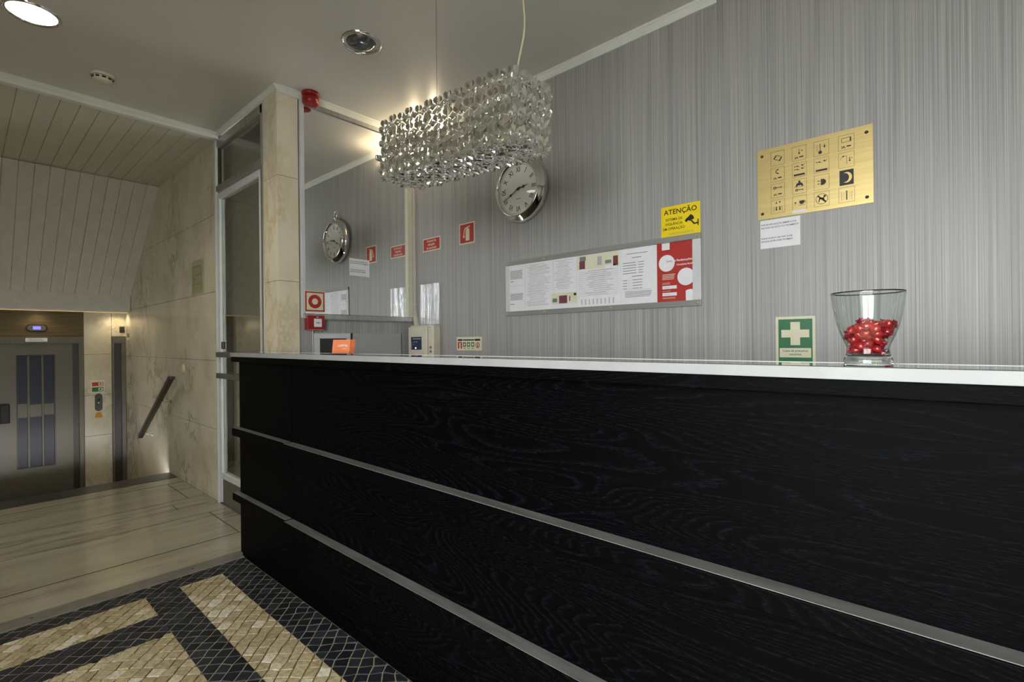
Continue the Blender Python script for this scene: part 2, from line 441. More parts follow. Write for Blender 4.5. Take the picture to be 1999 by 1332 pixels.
t4 = MB().box(-4.13, -4.078, WIN_Y, YD, CEIL - 0.050, CEIL + 0.003); t4.box(-4.10, -4.066, WIN_Y, YD, CEIL - 0.026, CEIL + 0.002)
struct('trim_4', t4, M_TRIMW, 'white moulding where the plank ceiling begins', bevel=0.004)

# --- lobby plank ceiling: flat part and part sloping down above the stair
ZP = 2.742
lc = struct('ceiling', MB().box(-5.74, -4.1, WIN_Y, YD, ZP + 0.012, ZP + 0.06), M_PLANK, 'white plank ceiling of the lift lobby')
pitch = 0.0965
SLx0, SLz0, SLx1, SLz1 = -5.735, ZP, -6.965, 1.762
fl_me = MB().box(-5.737, -4.10, -pitch + 0.0018, 0, 0, 0.014).mesh('plank', M_PLANK)
dl = Vector((SLx1 - SLx0, 0, SLz1 - SLz0)); ln = dl.length; dn = dl.normalized(); nn = Vector((dn.z, 0, -dn.x)) * -1
sl_me = MB().add([tuple(dn * a + Vector((0, b, 0)) + nn * c) for a in (0, ln) for b in (-pitch + 0.0018, 0) for c in (0, 0.014)],
                 [(0, 1, 3, 2), (4, 6, 7, 5), (0, 4, 5, 1), (2, 3, 7, 6), (0, 2, 6, 4), (1, 5, 7, 3)]).mesh('plank', M_PLANK)
for i in range(25):
    for me, loc in ((fl_me, (0, YD - i * pitch, ZP)), (sl_me, (SLx0, YD - i * pitch, ZP))):
        o = bpy.data.objects.new('plank', me); COL.objects.link(o); o.parent = lc; o.location = loc
        for e in [o.modifiers.new('bevel', 'BEVEL')]: e.width = 0.0024; e.segments = 1
bk = MB().add([(SLx0, WIN_Y, ZP + 0.03), (SLx0, YD, ZP + 0.03), (SLx1, YD, SLz1 + 0.03), (SLx1, WIN_Y, SLz1 + 0.03),
               (SLx0, WIN_Y, ZP + 0.06), (SLx0, YD, ZP + 0.06), (SLx1, YD, SLz1 + 0.06), (SLx1, WIN_Y, SLz1 + 0.06)],
              [(0, 1, 2, 3), (4, 7, 6, 5), (0, 4, 5, 1), (2, 6, 7, 3), (1, 5, 6, 2), (0, 3, 7, 4)])
bk.build('backing_board', M_PLANK, lc)
MB().box(-7.3, -6.972, WIN_Y, YD, 1.668, 1.90).build('bulkhead', M_JOINT, lc)
# beam at the foot of the slope, low soffit behind it
struct('trim_5', MB().box(-7.02, -6.955, WIN_Y, YD, 1.572, 1.772), M_PLANK, 'white beam fascia above the lift door', bevel=0.012)
struct('ceiling', MB().box(-7.26, -7.0, WIN_Y, YD, 1.612, 1.66), M_PLANK, 'low soffit in front of the lift')

# --- lobby marble wall (beside the stair) clad in slabs
wl = struct('wall_lobby', MB().box(-7.3, -4.11, YD + 0.006, YD + 0.1, -0.8, 2.80), M_JOINT, 'beige marble clad wall beside the stair')
rows = [-0.75, 0.025, 0.545, 1.072, 1.600, 2.19, 2.785]
vj = {0: [-6.2], 1: [-6.6, -5.35], 2: [-6.0, -4.866], 3: [], 4: [], 5: []}
for r in range(6):
    xs = [-7.3] + vj[r] + [-4.112]
    for a, b in zip(xs[:-1], xs[1:]):
        MB().box(a + 0.0012, b - 0.0012, YD, YD + 0.02, rows[r] + 0.0014, rows[r + 1] - 0.0014).build('marble_slab', M_MWALL, wl)
# --- lift wall
XE = -7.25
we = struct('wall_far', MB().box(XE - 0.12, XE - 0.02, WIN_Y, YD + 0.1, -0.8, 1.7), M_JOINT, 'marble and metal wall around the lift')
for (y0, y1) in ((0.922, 1.166), (-0.55, 0.125), (WIN_Y, -0.553)):
    zs = [-0.75, 0.17, 0.63, 1.095, 1.61]
    for a, b in zip(zs[:-1], zs[1:]):
        MB().box(XE - 0.02, XE, y0 + 0.001, y1 - 0.001, a + 0.0015, b - 0.0015).build('marble_slab', M_MWALL, we)
MB().box(XE - 0.02, XE + 0.002, 1.168, YD, 1.302, 1.61).build('marble_slab', M_MWALL, we)
MB().box(XE - 0.02, XE + 0.004, 0.127, 0.920, 1.302, 1.61).build('header_panel', M_BRONZE, we, bevel=0.003)
struct('wall_side', MB().box(-7.4, -7.3, WIN_Y, YD + 0.1, -0.8, 1.7), M_ROOM, 'plain wall behind the lift')
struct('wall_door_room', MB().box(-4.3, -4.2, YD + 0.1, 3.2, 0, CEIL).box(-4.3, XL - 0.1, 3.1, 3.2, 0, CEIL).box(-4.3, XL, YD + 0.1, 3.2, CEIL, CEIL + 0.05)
       .box(-4.3, XL, YD, 3.2, -0.02, 0), M_DARKROOM, 'dim room behind the glass door')

# --- lobby floor: marble slabs with thin joints
lf = struct('floor', MB().box(-5.44, XL, WIN_Y, YD + 0.02, -0.06, -0.0007), M_JOINT, 'pale marble slab floor of the lobby')
g = 0.0030
for (x0, x1, y0, y1) in ((-5.2, -5.003, -0.6, YD), (-5.2, -5.003, WIN_Y, -0.6), (-5.003, -4.425, -0.7, 1.172), (-5.003, -4.425, WIN_Y, -0.7), (-5.003, -4.425, 1.172, YD),
                         (-4.425, -4.31, -0.3, YD), (-4.425, -4.31, WIN_Y, -0.3), (-4.31, -4.17, 1.04, YD), (-4.31, -4.17, WIN_Y, 1.04), (-4.17, -3.951, -0.5, YD), (-4.17, -3.951, WIN_Y, -0.5),
                         (-3.951, -3.377, -0.7, 1.172), (-3.951, -3.377, WIN_Y, -0.7), (-3.951, -3.377, 1.172, YD), (-3.377, -3.06, -0.6, YD), (-3.377, -3.06, WIN_Y, -0.6)):
    gx = 0.0062 if (x0, x1) not in ((-4.425, -4.31), (-4.31, -4.17), (-4.17, -3.951)) else 0.0012
    MB().box(x0 + gx, x1 - gx, y0 + g, y1 - g, -0.03, 0).build('floor_slab', M_MFLOOR, lf)
MB().box(-5.46, -5.2, WIN_Y, YD, -0.05, 0.001).build('step_nosing', M_NOSED, lf, bevel=0.003)
st = MB().box(XL + 0.001, -2.958, WIN_Y, 1.075, -0.03, 0.006)
so = st.build('threshold_strip', M_NOSE, lf, bevel=0.003)
for y in (0.812, 0.2, -0.5):
    MB().lathe([(0, 0.0085), (0.004, 0.0078), (0.0055, 0.006)], 10, -3.01, y).build('screw', M_STEELD, so)
# stair down to the lift
sst = struct('floor', MB().box(-7.25, -6.58, WIN_Y, YD, -0.80, -0.75), M_MFLOOR, 'lower marble floor in front of the lift')
for i in range(4):
    x1 = -5.46 - i * 0.28
    MB().box(x1 - 0.28, x1, WIN_Y, YD, -0.9, -0.15 * (i + 1)).build('stair_step', M_MFLOOR, sst)

# --- mosaic floor of small cobbles laid on the diagonal
mf = struct('floor', MB().box(XL + 0.1, RX, WIN_Y, YB, -0.06, -0.0060), M_GROUT, 'black and beige cobble mosaic floor')
X0, Y1 = -2.958, 1.047
def beige_rects():
    out = [(-2.842, RX, 0.710, 0.900), (-2.848, -2.622, WIN_Y, 0.575)]
    out += [(-2.425, -1.30, -0.62, 0.578), (-1.10, 0.3, -0.62, 0.578), (-2.425, 0.3, WIN_Y, -0.75)]
    return out
BEI = beige_rects()
def clip(poly, x0, x1, y0, y1):
    for ax, lim, sgn in ((0, x0, 1), (0, x1, -1), (1, y0, 1), (1, y1, -1)):
        out = []
        for i in range(len(poly)):
            a, b = poly[i], poly[(i + 1) % len(poly)]
            da, db = sgn * (a[ax] - lim), sgn * (b[ax] - lim)
            if da >= 0: out.append(a)
            if (da > 0) != (db > 0) and abs(da - db) > 1e-12:
                t = da / (da - db); out.append((a[0] + (b[0] - a[0]) * t, a[1] + (b[1] - a[1]) * t))
        poly = out
        if len(poly) < 3: return []
    return poly
def area(p): return 0.5 * abs(sum(p[i][0] * p[(i + 1) % len(p)][1] - p[(i + 1) % len(p)][0] * p[i][1] for i in range(len(p))))
xs_ = sorted({X0, RX} | {v for b in BEI for v in b[:2]}); ys_ = sorted({WIN_Y, Y1} | {v for b in BEI for v in b[2:]})
cells = []
for a, b in zip(xs_[:-1], xs_[1:]):
    for c, d in zip(ys_[:-1], ys_[1:]):
        mx_, my_ = (a + b) / 2, (c + d) / 2
        cells.append((a, b, c, d, any(q[0] < mx_ < q[1] and q[2] < my_ < q[3] for q in BEI)))
# merge neighbouring cells of one colour so that stones run on through them
def merge(cs):
    ch = True
    while ch:
        ch = False
        for i in range(len(cs)):
            for j in range(len(cs)):
                if i == j: continue
                A, B = cs[i], cs[j]
                if A[4] != B[4]: continue
                if A[1] == B[0] and A[2] == B[2] and A[3] == B[3]: n = (A[0], B[1], A[2], A[3], A[4])
                elif A[3] == B[2] and A[0] == B[0] and A[1] == B[1]: n = (A[0], A[1], A[2], B[3], A[4])
                else: continue
                cs = [c for k, c in enumerate(cs) if k not in (i, j)] + [n]; ch = True; break
            if ch: break
    return cs
bcells = merge([c for c in cells if c[4]]); dcells = [c for c in cells if not c[4]]
PS = 0.0475
gb = MB()
for c in dcells:
    if c[1] <= 0.4: gb.box(c[0], c[1], c[2], c[3], -0.0065, -0.0018)
gb.build('grout_fill', M_GROUT, mf)['kind'] = 'stuff'
rs = random.Random(3)
def jit(i, j):
    q = noise.noise_vector(Vector((i * 3.17 + 0.3, j * 2.71 + 0.7, 1.3)))
    return (i * PS + q.x * 0.0115, j * PS + q.y * 0.0115)
q2 = math.sqrt(0.5)
stones = []
N = 150
for i in range(-90, 90):
    for j in range(-90, 90):
        cu, cv = (i + 0.5) * PS, (j + 0.5) * PS
        cx_, cy_ = -1.2 + (cu - cv) * q2, 0.0 + (cu + cv) * q2
        if not (X0 - 0.05 < cx_ < 0.35 and WIN_Y - .05 < cy_ < Y1 + 0.05): continue
        P = []
        for a, b in ((i, j), (i + 1, j), (i + 1, j + 1), (i, j + 1)):
            u, v = jit(a, b); P.append((-1.2 + (u - v) * q2, (u + v) * q2))
        mx_ = sum(p[0] for p in P) / 4; my_ = sum(p[1] for p in P) / 4
        P = [(mx_ + (p[0] - mx_) * 0.90, my_ + (p[1] - my_) * 0.90) for p in P]
        dk = []
        for c in bcells:
            p = clip(P, c[0] + 0.001, c[1] - 0.001, c[2] + 0.001, c[3] - 0.001)
            if p and area(p) > 0.00008: stones.append((p, True))
        for c in dcells:
            p = clip(P, c[0], c[1], c[2], c[3])
            if p and area(p) > 0.00004: dk.append(p)
        for p in dk: stones.append((p, False))
def vis(p):
    q = [px((a, b, 0)) for a, b in p]
    if any(v is None for v in q): return 0
    mx_ = sum(v[0] for v in q) / len(q); my_ = sum(v[1] for v in q) / len(q)
    if not (-10 < mx_ < 2010 and 0 < my_ < 1342): return 0
    return area(q)
vs = sorted(range(len(stones)), key=lambda k: -vis(stones[k][0]))
def stone_geo(mb, p):
    h = rs.uniform(-0.0007, 0.0007); n = len(p)
    mx_ = sum(a[0] for a in p) / n; my_ = sum(a[1] for a in p) / n
    tx, ty = rs.uniform(-.03, .03), rs.uniform(-.03, .03)
    top = [(mx_ + (a[0] - mx_) * 0.94, my_ + (a[1] - my_) * 0.94, h + (a[0] - mx_) * tx + (a[1] - my_) * ty) for a in p]
    mid = [(a[0], a[1], h - 0.0012) for a in p]; bot = [(a[0], a[1], -0.012) for a in p]
    f = [tuple(range(n))]
    for k in range(n):
        f.append((k, n + k, n + (k + 1) % n, (k + 1) % n)); f.append((n + k, 2 * n + k, 2 * n + (k + 1) % n, n + (k + 1) % n))
    mb.add(top + mid + bot, f)
def tint(o, vals):
    at = o.data.attributes.new('tint', 'FLOAT', 'FACE')
    at.data.foreach_set('value', vals[:len(o.data.polygons)])
for k in vs[:298]:
    p, bge = stones[k]; mb = MB(); stone_geo(mb, p)
    o = mb.build('cobble', M_STONEB if bge else M_STONED, mf); tint(o, [rs.random()] * len(mb.f))
for bge, m in ((True, M_STONEB), (False, M_STONED)):
    mb = MB(); vals = []
    for k in vs[298:]:
        if stones[k][1] == bge:
            n0_ = len(mb.f); stone_geo(mb, stones[k][0]); vals += [rs.random()] * (len(mb.f) - n0_)
    o = mb.build('cobbles', m, mf); o['kind'] = 'stuff'; tint(o, vals)

# ================================================================== PILLAR, GLASS DOOR, MIRROR
pil = thing('pillar', 'cream marble pillar between the glass door and the mirror', 'pillar', (-3.16, YD + 0.06, 0))
def under(parent, o):
    o.parent = parent; o.matrix_parent_inverse = parent.matrix_world.inverted(); return o
def part(parent, name, mb, m, bevel=0.0, seg=2):
    """mesh given in world coordinates, parented to a located thing"""
    bpy.context.view_layer.update()
    o = mb.build(name, m, None, bevel, seg)
    o.parent = parent; o.matrix_parent_inverse = parent.matrix_world.inverted()
    return o
PZ = [0.0, 0.90, 1.586, 2.236, CEIL - 0.002]
for a, b in zip(PZ[:-1], PZ[1:]):
    part(pil, 'marble_slab', MB().box(-3.268, -3.0805, YD, YD + 0.02, a + 0.001, b - 0.001), M_MPIL, 0.0015)
    part(pil, 'marble_slab', MB().box(XL - 0.02, XL, YD, YD + 0.135, a + 0.001, b - 0.001), M_MPIL, 0.0015)
part(pil, 'core', MB().box(-3.262, -3.075, YD + 0.01, YD + 0.13, 0.0, CEIL), M_JOINT)

gd = thing('door_1', 'aluminium framed glass door with push bars beside the pillar', None, (-3.7, YD, 0), kind='structure')
DX0, DX1 = -4.108, -3.265
part(gd, 'jamb', MB().box(-4.140, -4.113, YD - 0.012, YD + 0.06, 0, 2.74), M_ALUW, 0.003)
part(gd, 'jamb', MB().box(-3.305, -3.27, YD - 0.004, YD + 0.05, 0, 2.74), M_ALU, 0.003)
part(gd, 'head_rail', MB().box(DX0, DX1, YD - 0.004, YD + 0.05, 2.68, 2.742), M_ALU, 0.003)
part(gd, 'transom', MB().box(DX0, DX1, YD - 0.012, YD + 0.05, 2.345, 2.385), M_ALU, 0.003)
part(gd, 'fanlight_pane', MB().box(-4.112, -3.30, YD + 0.018, YD + 0.024, 2.385, 2.68), M_PANE)
lf_ = part(gd, 'door_leaf', MB().box(-4.104, -4.068, YD - 0.002, YD + 0.038, 0.012, 2.332).box(-3.338, -3.308, YD - 0.002, YD + 0.038, 0.012, 2.332)
           .box(-4.068, -3.338, YD - 0.002, YD + 0.038, 2.285, 2.332).box(-4.068, -3.338, YD - 0.002, YD + 0.038, 0.19, 0.235), M_ALUW, 0.003)
bpy.context.view_layer.update()
def sub(parent, name, mb, m, bevel=0.0):
    o = mb.build(name, m, None, bevel); o.parent = parent; o.matrix_parent_inverse = parent.matrix_world.inverted(); return o
sub(lf_, 'pane', MB().box(-4.068, -3.338, YD + 0.014, YD + 0.02, 0.235, 2.285), M_PANE)
sub(lf_, 'kick_panel', MB().box(-4.068, -3.338, YD + 0.004, YD + 0.03, 0.012, 0.19), M_STEEL, 0.002)
for z in (1.12, 0.963):
    sub(lf_, 'push_bar', MB().box(-4.095, -3.32, YD - 0.028, YD - 0.002, z - 0.019, z + 0.019), M_STEEL, 0.004)
sub(lf_, 'lock', MB().box(-4.045, -4.008, YD - 0.006, YD + 0.014, 1.16, 1.215), M_STEELD, 0.003)
dm = thing('ceiling_globe', 'round opal lamp globe dimly seen through the fanlight glass', 'lamp', (-3.42, 1.9, 2.45))
dm_ = part(dm, 'globe', MB().sphere((-3.42, 1.9, 2.50), 0.13, 24, 16), M_CREAM)
part(dm, 'stem', MB().tube([(-3.42, 1.9, 2.60), (-3.42, 1.9, 2.785)], 0.012), M_ALU)

mi = thing('wall_mirror', 'large aluminium framed mirror reflecting the striped back wall', 'mirror', (XL, 1.85, 1.37))
part(mi, 'mirror_glass', MB().box(XL + 0.002, XL + 0.008, 1.45, 2.255, 1.385, 2.735), M_MIRROR)
part(mi, 'stile', MB().box(XL, XL + 0.022, YD + 0.136, 1.458, 1.36, 2.742), M_ALUW, 0.003)
part(mi, 'stile', MB().box(XL, XL + 0.026, 2.245, 2.292, 1.36, 2.742), M_CREAM, 0.003)
part(mi, 'top_rail', MB().box(XL, XL + 0.020, 1.459, 2.244, 2.712, 2.742), M_ALU, 0.003)
part(mi, 'sill', MB().box(XL, XL + 0.034, YD + 0.14, 2.285, 1.350, 1.388), M_ALU, 0.006)

# ================================================================== RECEPTION COUNTER
CY = 1.045
rc = thing('reception_counter', 'long black stained wood reception counter with white edged ledge', 'counter', (-1.0, CY, 0))
CX0, CXS, CX1 = -2.99, -2.333, 1.30
for a, b in ((CX0, CXS - 0.003), (CXS + 0.003, CX1)):
    for z0, z1 in ((0.045, 0.322), (0.362, 0.684), (0.728, 1.096)):
        part(rc, 'front_panel', MB().box(a, b, CY, CY + 0.022, z0 - 0.02, z1 + 0.012), M_BLACK, 0.0015)
for a, b, dy in ((CX0 - 0.022, CXS - 0.012, 0.034), (CXS + 0.002, CX1, 0.046)):
    for z0, z1 in ((0.322, 0.362), (0.684, 0.728)):
        rl_ = part(rc, 'rail_strip', MB().box(a, b, CY - dy, CY + 0.012, z0, z1), M_BLACK, 0.003, 2)
        bpy.context.view_layer.update()
        cp_ = MB().box(a + 0.001, b - 0.001, CY - dy + 0.003, CY - 0.0005, z1 + 0.0002, z1 + 0.0016).build('rail_cap', M_CAP)
        cp_.parent = rl_; cp_.matrix_parent_inverse = rl_.matrix_world.inverted()
part(rc, 'carcass', MB().box(CX0 + 0.004, CX1, CY + 0.02, CY + 0.10, 0.0, 1.10), M_BLACK)
part(rc, 'end_panel', MB().box(CX0, CX0 + 0.02, CY + 0.0225, CY + 0.20, 0.0, 1.10), M_BLACK, 0.0015)
part(rc, 'plinth', MB().box(CX0 + 0.01, CX1, CY + 0.006, CY + 0.05, 0.0, 0.03), M_BLACK)
part(rc, 'fascia', MB().box(CX0 - 0.028, CX1, CY - 0.033, CY + 0.15, 1.098, 1.127), M_BLACK, 0.002)
part(rc, 'edge_trim', MB().box(CX0 - 0.03, CX1, CY - 0.036, CY - 0.026, 1.1272, 1.1490), M_EDGE, 0.001)
part(rc, 'glass_top', MB().box(CX0 - 0.029, CX1, CY - 0.0255, CY + 0.118, 1.1272, 1.1495), M_TOPGLASS, 0.0012)
part(rc, 'back_edge', MB().box(CX0 - 0.029, CX1, CY + 0.1185, CY + 0.125, 1.1272, 1.1505), M_ALUW, 0.001)
part(rc, 'work_desk', MB().box(CX0 + 0.1, CX1, CY + 0.10, CY + 0.62, 0.72, 0.75), M_DARKDESK, 0.003)
LED = 1.1497

# ================================================================== BACK WALL SIGNS
def sign(name, label, cat, x0, x1, z0, z1, m, right=False, side=False, thick=0.002, y=None, group=None, lobby=False, lift=False):
    if right: (x0, z0), (x1, z1) = R_(x0, z0), R_(x1, z1)
    w, h = x1 - x0, z1 - z0
    if side: fr = frame_side((x0 + x1) / 2, z0, XL if y is None else y)
    elif lift: fr = frame_side((x0 + x1) / 2, z0, XE if y is None else y)
    else: fr = frame_back((x0 + x1) / 2, z0, y if y is not None else (YD if lobby else (YBR if right else YB)))
    t = thing(name, label, cat, mw=fr, group=group)
    p = MB().box(-w / 2, w / 2, 0, h, 0.0004, thick).build('plate', m, t)
    t['_'] = 0; del t['_']
    return t, w, h, thick + 0.0002
def pr(t, mb, m, name='print'): return mb.build(name, m, t)
BARS = lambda mb, x0, x1, ys, hh, z, ragged=0.0, rr=random.Random(5): [mb.rect(x0, x1 - rr.random() * ragged * (x1 - x0), yv - hh / 2, yv + hh / 2, z, z + 0.0003) for yv in ys] and mb

# fire panel text sign
t, w, h, z = sign('fire_panel_sign', 'small red sign lettered Central de deteção de incêndio', 'sign', -2.944, -2.743, 1.872, 1.970, M_CREAMP)
pr(t, MB().rect(-w / 2 + .008, w / 2 - .008, .008, h - .008, z, z + .0003), M_RED, 'red_field')
for i, s_ in enumerate(('Central de', 'deteção', 'de incêndio')):
    text(s_, 0.0245, 0, h - 0.024 - i * 0.0255, z + 0.0005, M_CREAMP, t, bold=0.012)
# extinguisher sign
t, w, h, z = sign('extinguisher_sign', 'red sign with a cream fire extinguisher pictogram', 'sign', -2.539, -2.385, 1.870, 2.016, M_CREAMP)
pr(t, MB().rect(-w / 2 + .009, w / 2 - .009, .009, h - .009, z, z + .0003), M_RED, 'red_field')
e = MB(); e.prism([(-.012, .022), (.026, .022), (.026, .096), (.020, .106), (-.006, .106), (-.012, .096)], z + .0003, z + .0008)
e.rect(.000, .014, .106, .116, z + .0003, z + .0008)
e.prism([(.000, .112), (.036, .120), (.036, .124), (.000, .118)], z + .0003, z + .0008)
e.prism([(.010, .116), (.032, .109), (.033, .112), (.012, .120)], z + .0003, z + .0008)
e.prism([(.000, .118), (-.018, .112), (-.028, .098), (-.034, .060), (-.027, .060), (-.021, .096), (-.012, .106), (.002, .112)], z + .0003, z + .0008)
e.prism([(-.036, .060), (-.025, .060), (-.023, .046), (-.037, .046)], z + .0003, z + .0008)
pr(t, e, M_CREAMP, 'pictogram')
# plastic sleeve with sheet
t = thing('document_sleeve', 'crinkled clear plastic sleeve with papers hung above the alarm panel', 'document sleeve', mw=frame_back(-2.86, 1.327))
n = 10; v = []; f = []
rs2 = random.Random(9)
for j in range(13):
    for i in range(n + 1):
        x = -0.113 + 0.226 * i / n; yv = 0.302 * j / 12
        zz = 0.006 + 0.010 * (0.5 + 0.5 * noise.noise(Vector((x * 34, yv * 6, 2.0)))) + 0.006 * math.sin(i * 1.9)
        v.append((x + (0.004 * noise.noise(Vector((yv * 30, i, 0))) if i in (0, n) else 0), yv, max(0.003, zz)))
for j in range(12):
    for i in range(n): a = j * (n + 1) + i; f.append((a, a + 1, a + n + 2, a + n + 1))
mb = MB().add(v, f, True)
k = len(v); mb.add([(p[0], p[1], 0.001) for p in v], [tuple(reversed(q)) for q in f])
o = mb.build('sleeve', M_SLEEVE, t)
MB().box(-.10, .10, .005, .300, 0.0012, 0.0022).build('sheet', M_WHITE, t)
pb = MB(); BARS(pb, -.055, .02, [.235 - .0085 * k for k in range(20)], .0028, 0.0023, .35); pb.build('print', M_GREY, t)
# small instruction sign
t, w, h, z = sign('instruction_sign', 'small cream instruction sign with red and green pictograms just above the ledge', 'sign', -2.577, -2.328, 1.137, 1.230, M_CREAMP)
b = MB(); b.rect(-.112, -.066, .066, .078, z, z + .0003).rect(.056, .110, .066, .078, z, z + .0003).rect(-.06, .05, .068, .076, z, z + .0003); pr(t, b, M_BLK, 'black_bars')
b = MB(); b.rect(-.112, -.098, .012, .058, z, z + .0003).rect(-.084, -.070, .012, .058, z, z + .0003).rect(-.098, -.084, .052, .058, z, z + .0003)
b.disc(.085, .036, .020, z, z + .0003, 20, rin=.014); pr(t, b, M_RED, 'red_pictograms')
b = MB()
for k in range(3): b.rect(-.060 + k * .041, -.030 + k * .041, .026, .056, z, z + .0003)
for k in range(3): b.rect(-.056 + k * .041, -.034 + k * .041, .013, .017, z, z + .0003)
pr(t, b, M_GREEN, 'green_pictograms')
b = MB()
for k in range(3): b.disc(-.045 + k * .041, .041, .009, z + .0003, z + .0006, 10)
b.rect(-.096, -.086, .018, .048, z, z + .0005); pr(t, b, M_CREAMP, 'pale_symbols')
b = MB().disc(.085, .040, .004, z, z + .0004, 8).prism([(.078, .026), (.092, .026), (.085, .037)], z, z + .0004); pr(t, b, M_BLK, 'black_symbol')

# fire alarm control panel
t = thing('fire_alarm_unit', 'cream fire alarm control panel on the wall beside the mirror', 'alarm panel', mw=frame_back(-2.885, 0.96))
MB().box(-.138, .138, 0, .362, 0, .075).build('housing', M_CREAM, t, 0.012, 3)
MB().box(-.135, .085, .010, .352, .0752, .090).build('front_cover', M_CREAM, t, 0.010, 3)
dsp = MB().box(-.098, .026, .182, .276, .0902, .0925).build('display', M_DISPLAY, t, 0.002)
b = MB()
for k in range(9): b.rect(-.074 + k * .0105, -.067 + k * .0105, .258, .266, .0926, .0932)
for k in range(4): b.rect(-.092, -.084, .192 + k * .014, .197 + k * .014, .0926, .0932)
b.rect(-.066, -.052, .236, .240, .0926, .0932).rect(-.046, -.020, .238, .242, .0926, .0932); b.build('key_row', M_LGREY, dsp)
MB().disc(-.040, .194, .0058, .0926, .0945, 12).build('led', M_LED, dsp)
MB().disc(-.066, .222, .0038, .0926, .0945, 10).build('led', M_ORANGED, dsp)
for zz in (.160, .190): MB().box(.098, .122, zz, zz + .018, .0752, .0762).build('key_slot', M_GREY, t, 0.001)
MB().disc(.10, .345, .004, .0752, .0775, 10).build('screw', M_GREY, t)
# cable duct down the corner
t = thing('cable_duct', 'cream cable duct running down the corner to the alarm panel', 'cable duct', (XL + 0.03, YB - 0.012, 1.33))
part(t, 'duct', MB().box(XL + 0.003, XL + 0.028, YB - 0.024, YB - 0.001, 1.45, 2.735), M_CREAM, 0.003)
part(t, 'duct_bend', MB().add([(XL + 0.003, YB - .024, 1.45), (XL + 0.028, YB - .024, 1.45), (XL + 0.028, YB - .001, 1.45), (XL + 0.003, YB - .001, 1.45),
                               (XL + 0.026, YB - .024, 1.322), (XL + 0.058, YB - .024, 1.322), (XL + 0.058, YB - .001, 1.322), (XL + 0.026, YB - .001, 1.322)],
                              [(0, 1, 2, 3), (4, 7, 6, 5), (0, 4, 5, 1), (1, 5, 6, 2), (2, 6, 7, 3), (3, 7, 4, 0)]), M_CREAM, 0.002)
part(t, 'clip', MB().box(XL + 0.028, XL + 0.040, YB - 0.02, YB - 0.006, 1.475, 1.490), M_ALUW, 0.002)

# clock
ck = thing('wall_clock', 'round chrome pocket watch style wall clock with Roman numerals', 'clock', mw=frame_back(-1.945, 2.125, YB))
prof = [(0.0, 0.0), (.165, 0.0), (.188, .006), (.198, .020), (.198, .042), (.190, .055), (.176, .064), (.172, .074), (.166, .080), (.158, .076), (.154, .064), (.154, .056)]
MB().lathe(prof, 64).build('case', M_CHROME, ck)
dial = MB().disc(0, 0, .156, .050, .056, 64).build('dial', M_DIAL, ck)
MB().lathe([(.0, .070), (.08, .0695), (.156, .066)], 48).build('crystal', M_CLEAR, ck)
NUM = ['XII', 'I', 'II', 'III', 'IIII', 'V', 'VI', 'VII', 'VIII', 'IX', 'X', 'XI']
for k, s_ in enumerate(NUM):
    a = math.pi / 2 - k * math.pi / 6
    o = text(s_, 0.047, 0, 0, 0, M_BLK, dial, 'numeral', sx=0.62 if len(s_) > 2 else 0.8, bold=0.01)
    o.location = (0.118 * math.cos(a), 0.118 * math.sin(a), 0.0564); o.rotation_euler = (0, 0, a - math.pi / 2)
b = MB()
for k in range(60):
    a = k * math.pi / 30; r0 = .142 if k % 5 else .139
    c_, s_ = math.cos(a), math.sin(a); hw = .0006 if k % 5 else .0013
    b.prism([(r0 * c_ - hw * s_, r0 * s_ + hw * c_), (r0 * c_ + hw * s_, r0 * s_ - hw * c_), (.148 * c_ + hw * s_, .148 * s_ - hw * c_), (.148 * c_ - hw * s_, .148 * s_ + hw * c_)], .0561, .0564)
b.disc(0, 0, .1500, .0561, .0564, 60, rin=.1485)
b.build('minute_track', M_GREY, dial)
b = MB().rect(-.02, .02, -.062, -.058, .0561, .0564); b.build('maker_mark', M_GREY, dial)
def hand(name, ang, L, wd, zz):
    pts = [(-.02, -wd * .5), (.02, -wd * .35), (L * .42, -wd * .4), (L * .5, -wd * 1.5), (L * .58, -wd * .4), (L, 0), (L * .58, wd * .4), (L * .5, wd * 1.5), (L * .42, wd * .4), (.02, wd * .35), (-.02, wd * .5)]
    o = MB().prism(pts, zz, zz + .001).disc(0, 0, wd * 1.3, zz, zz + .0012, 16).build(name, M_BLK, ck)
    o.rotation_euler = (0, 0, ang)
hand('minute_hand', R(90 - 6 * 40.5), .130, .0062, .0605)
hand('hour_hand', R(90 - 30 * 2.675), .085, .0075, .0585)
b = MB().lathe([(0, 0), (.016, 0), (.020, .006), (.020, .020), (.014, .026), (.010, .030)], 20).build('crown', M_CHROME, ck)
b.location = (0, .196, .035); b.rotation_euler = (R(-90), 0, 0)
ring = [(0.026 * math.sin(2 * math.pi * k / 24), .244 + .030 * -math.cos(2 * math.pi * k / 24), .035) for k in range(25)]
MB().tube(ring, .0045, 8, False).build('hanging_ring', M_CHROME, ck)

# notice board
BX0, BX1, BZ0, BZ1 = -2.098, -0.860, 1.357, 1.702
nb = thing('notice_board', 'long aluminium framed notice board of price lists and complaints book poster', 'notice board', mw=frame_back((BX0 + BX1) / 2, BZ0))
BW, BH = BX1 - BX0, BZ1 - BZ0; hw = BW / 2; fr_ = 0.028
MB().box(-hw + .004, hw - .004, .004, BH - .004, 0.0005, .004).build('backing', M_GREYP, nb)
MB().box(-hw, hw, 0, fr_, 0.0006, .012).build('frame_rail', M_FRAME, nb, 0.002); MB().box(-hw, hw, BH - fr_, BH, 0.0006, .012).build('frame_rail', M_FRAME, nb, 0.002)
MB().box(-hw, -hw + fr_, fr_, BH - fr_, 0.0006, .012).build('frame_stile', M_ALUW, nb, 0.002); MB().box(hw - fr_ - .012, hw, fr_, BH - fr_, 0.0006, .012).build('frame_stile', M_ALUW, nb, 0.002)
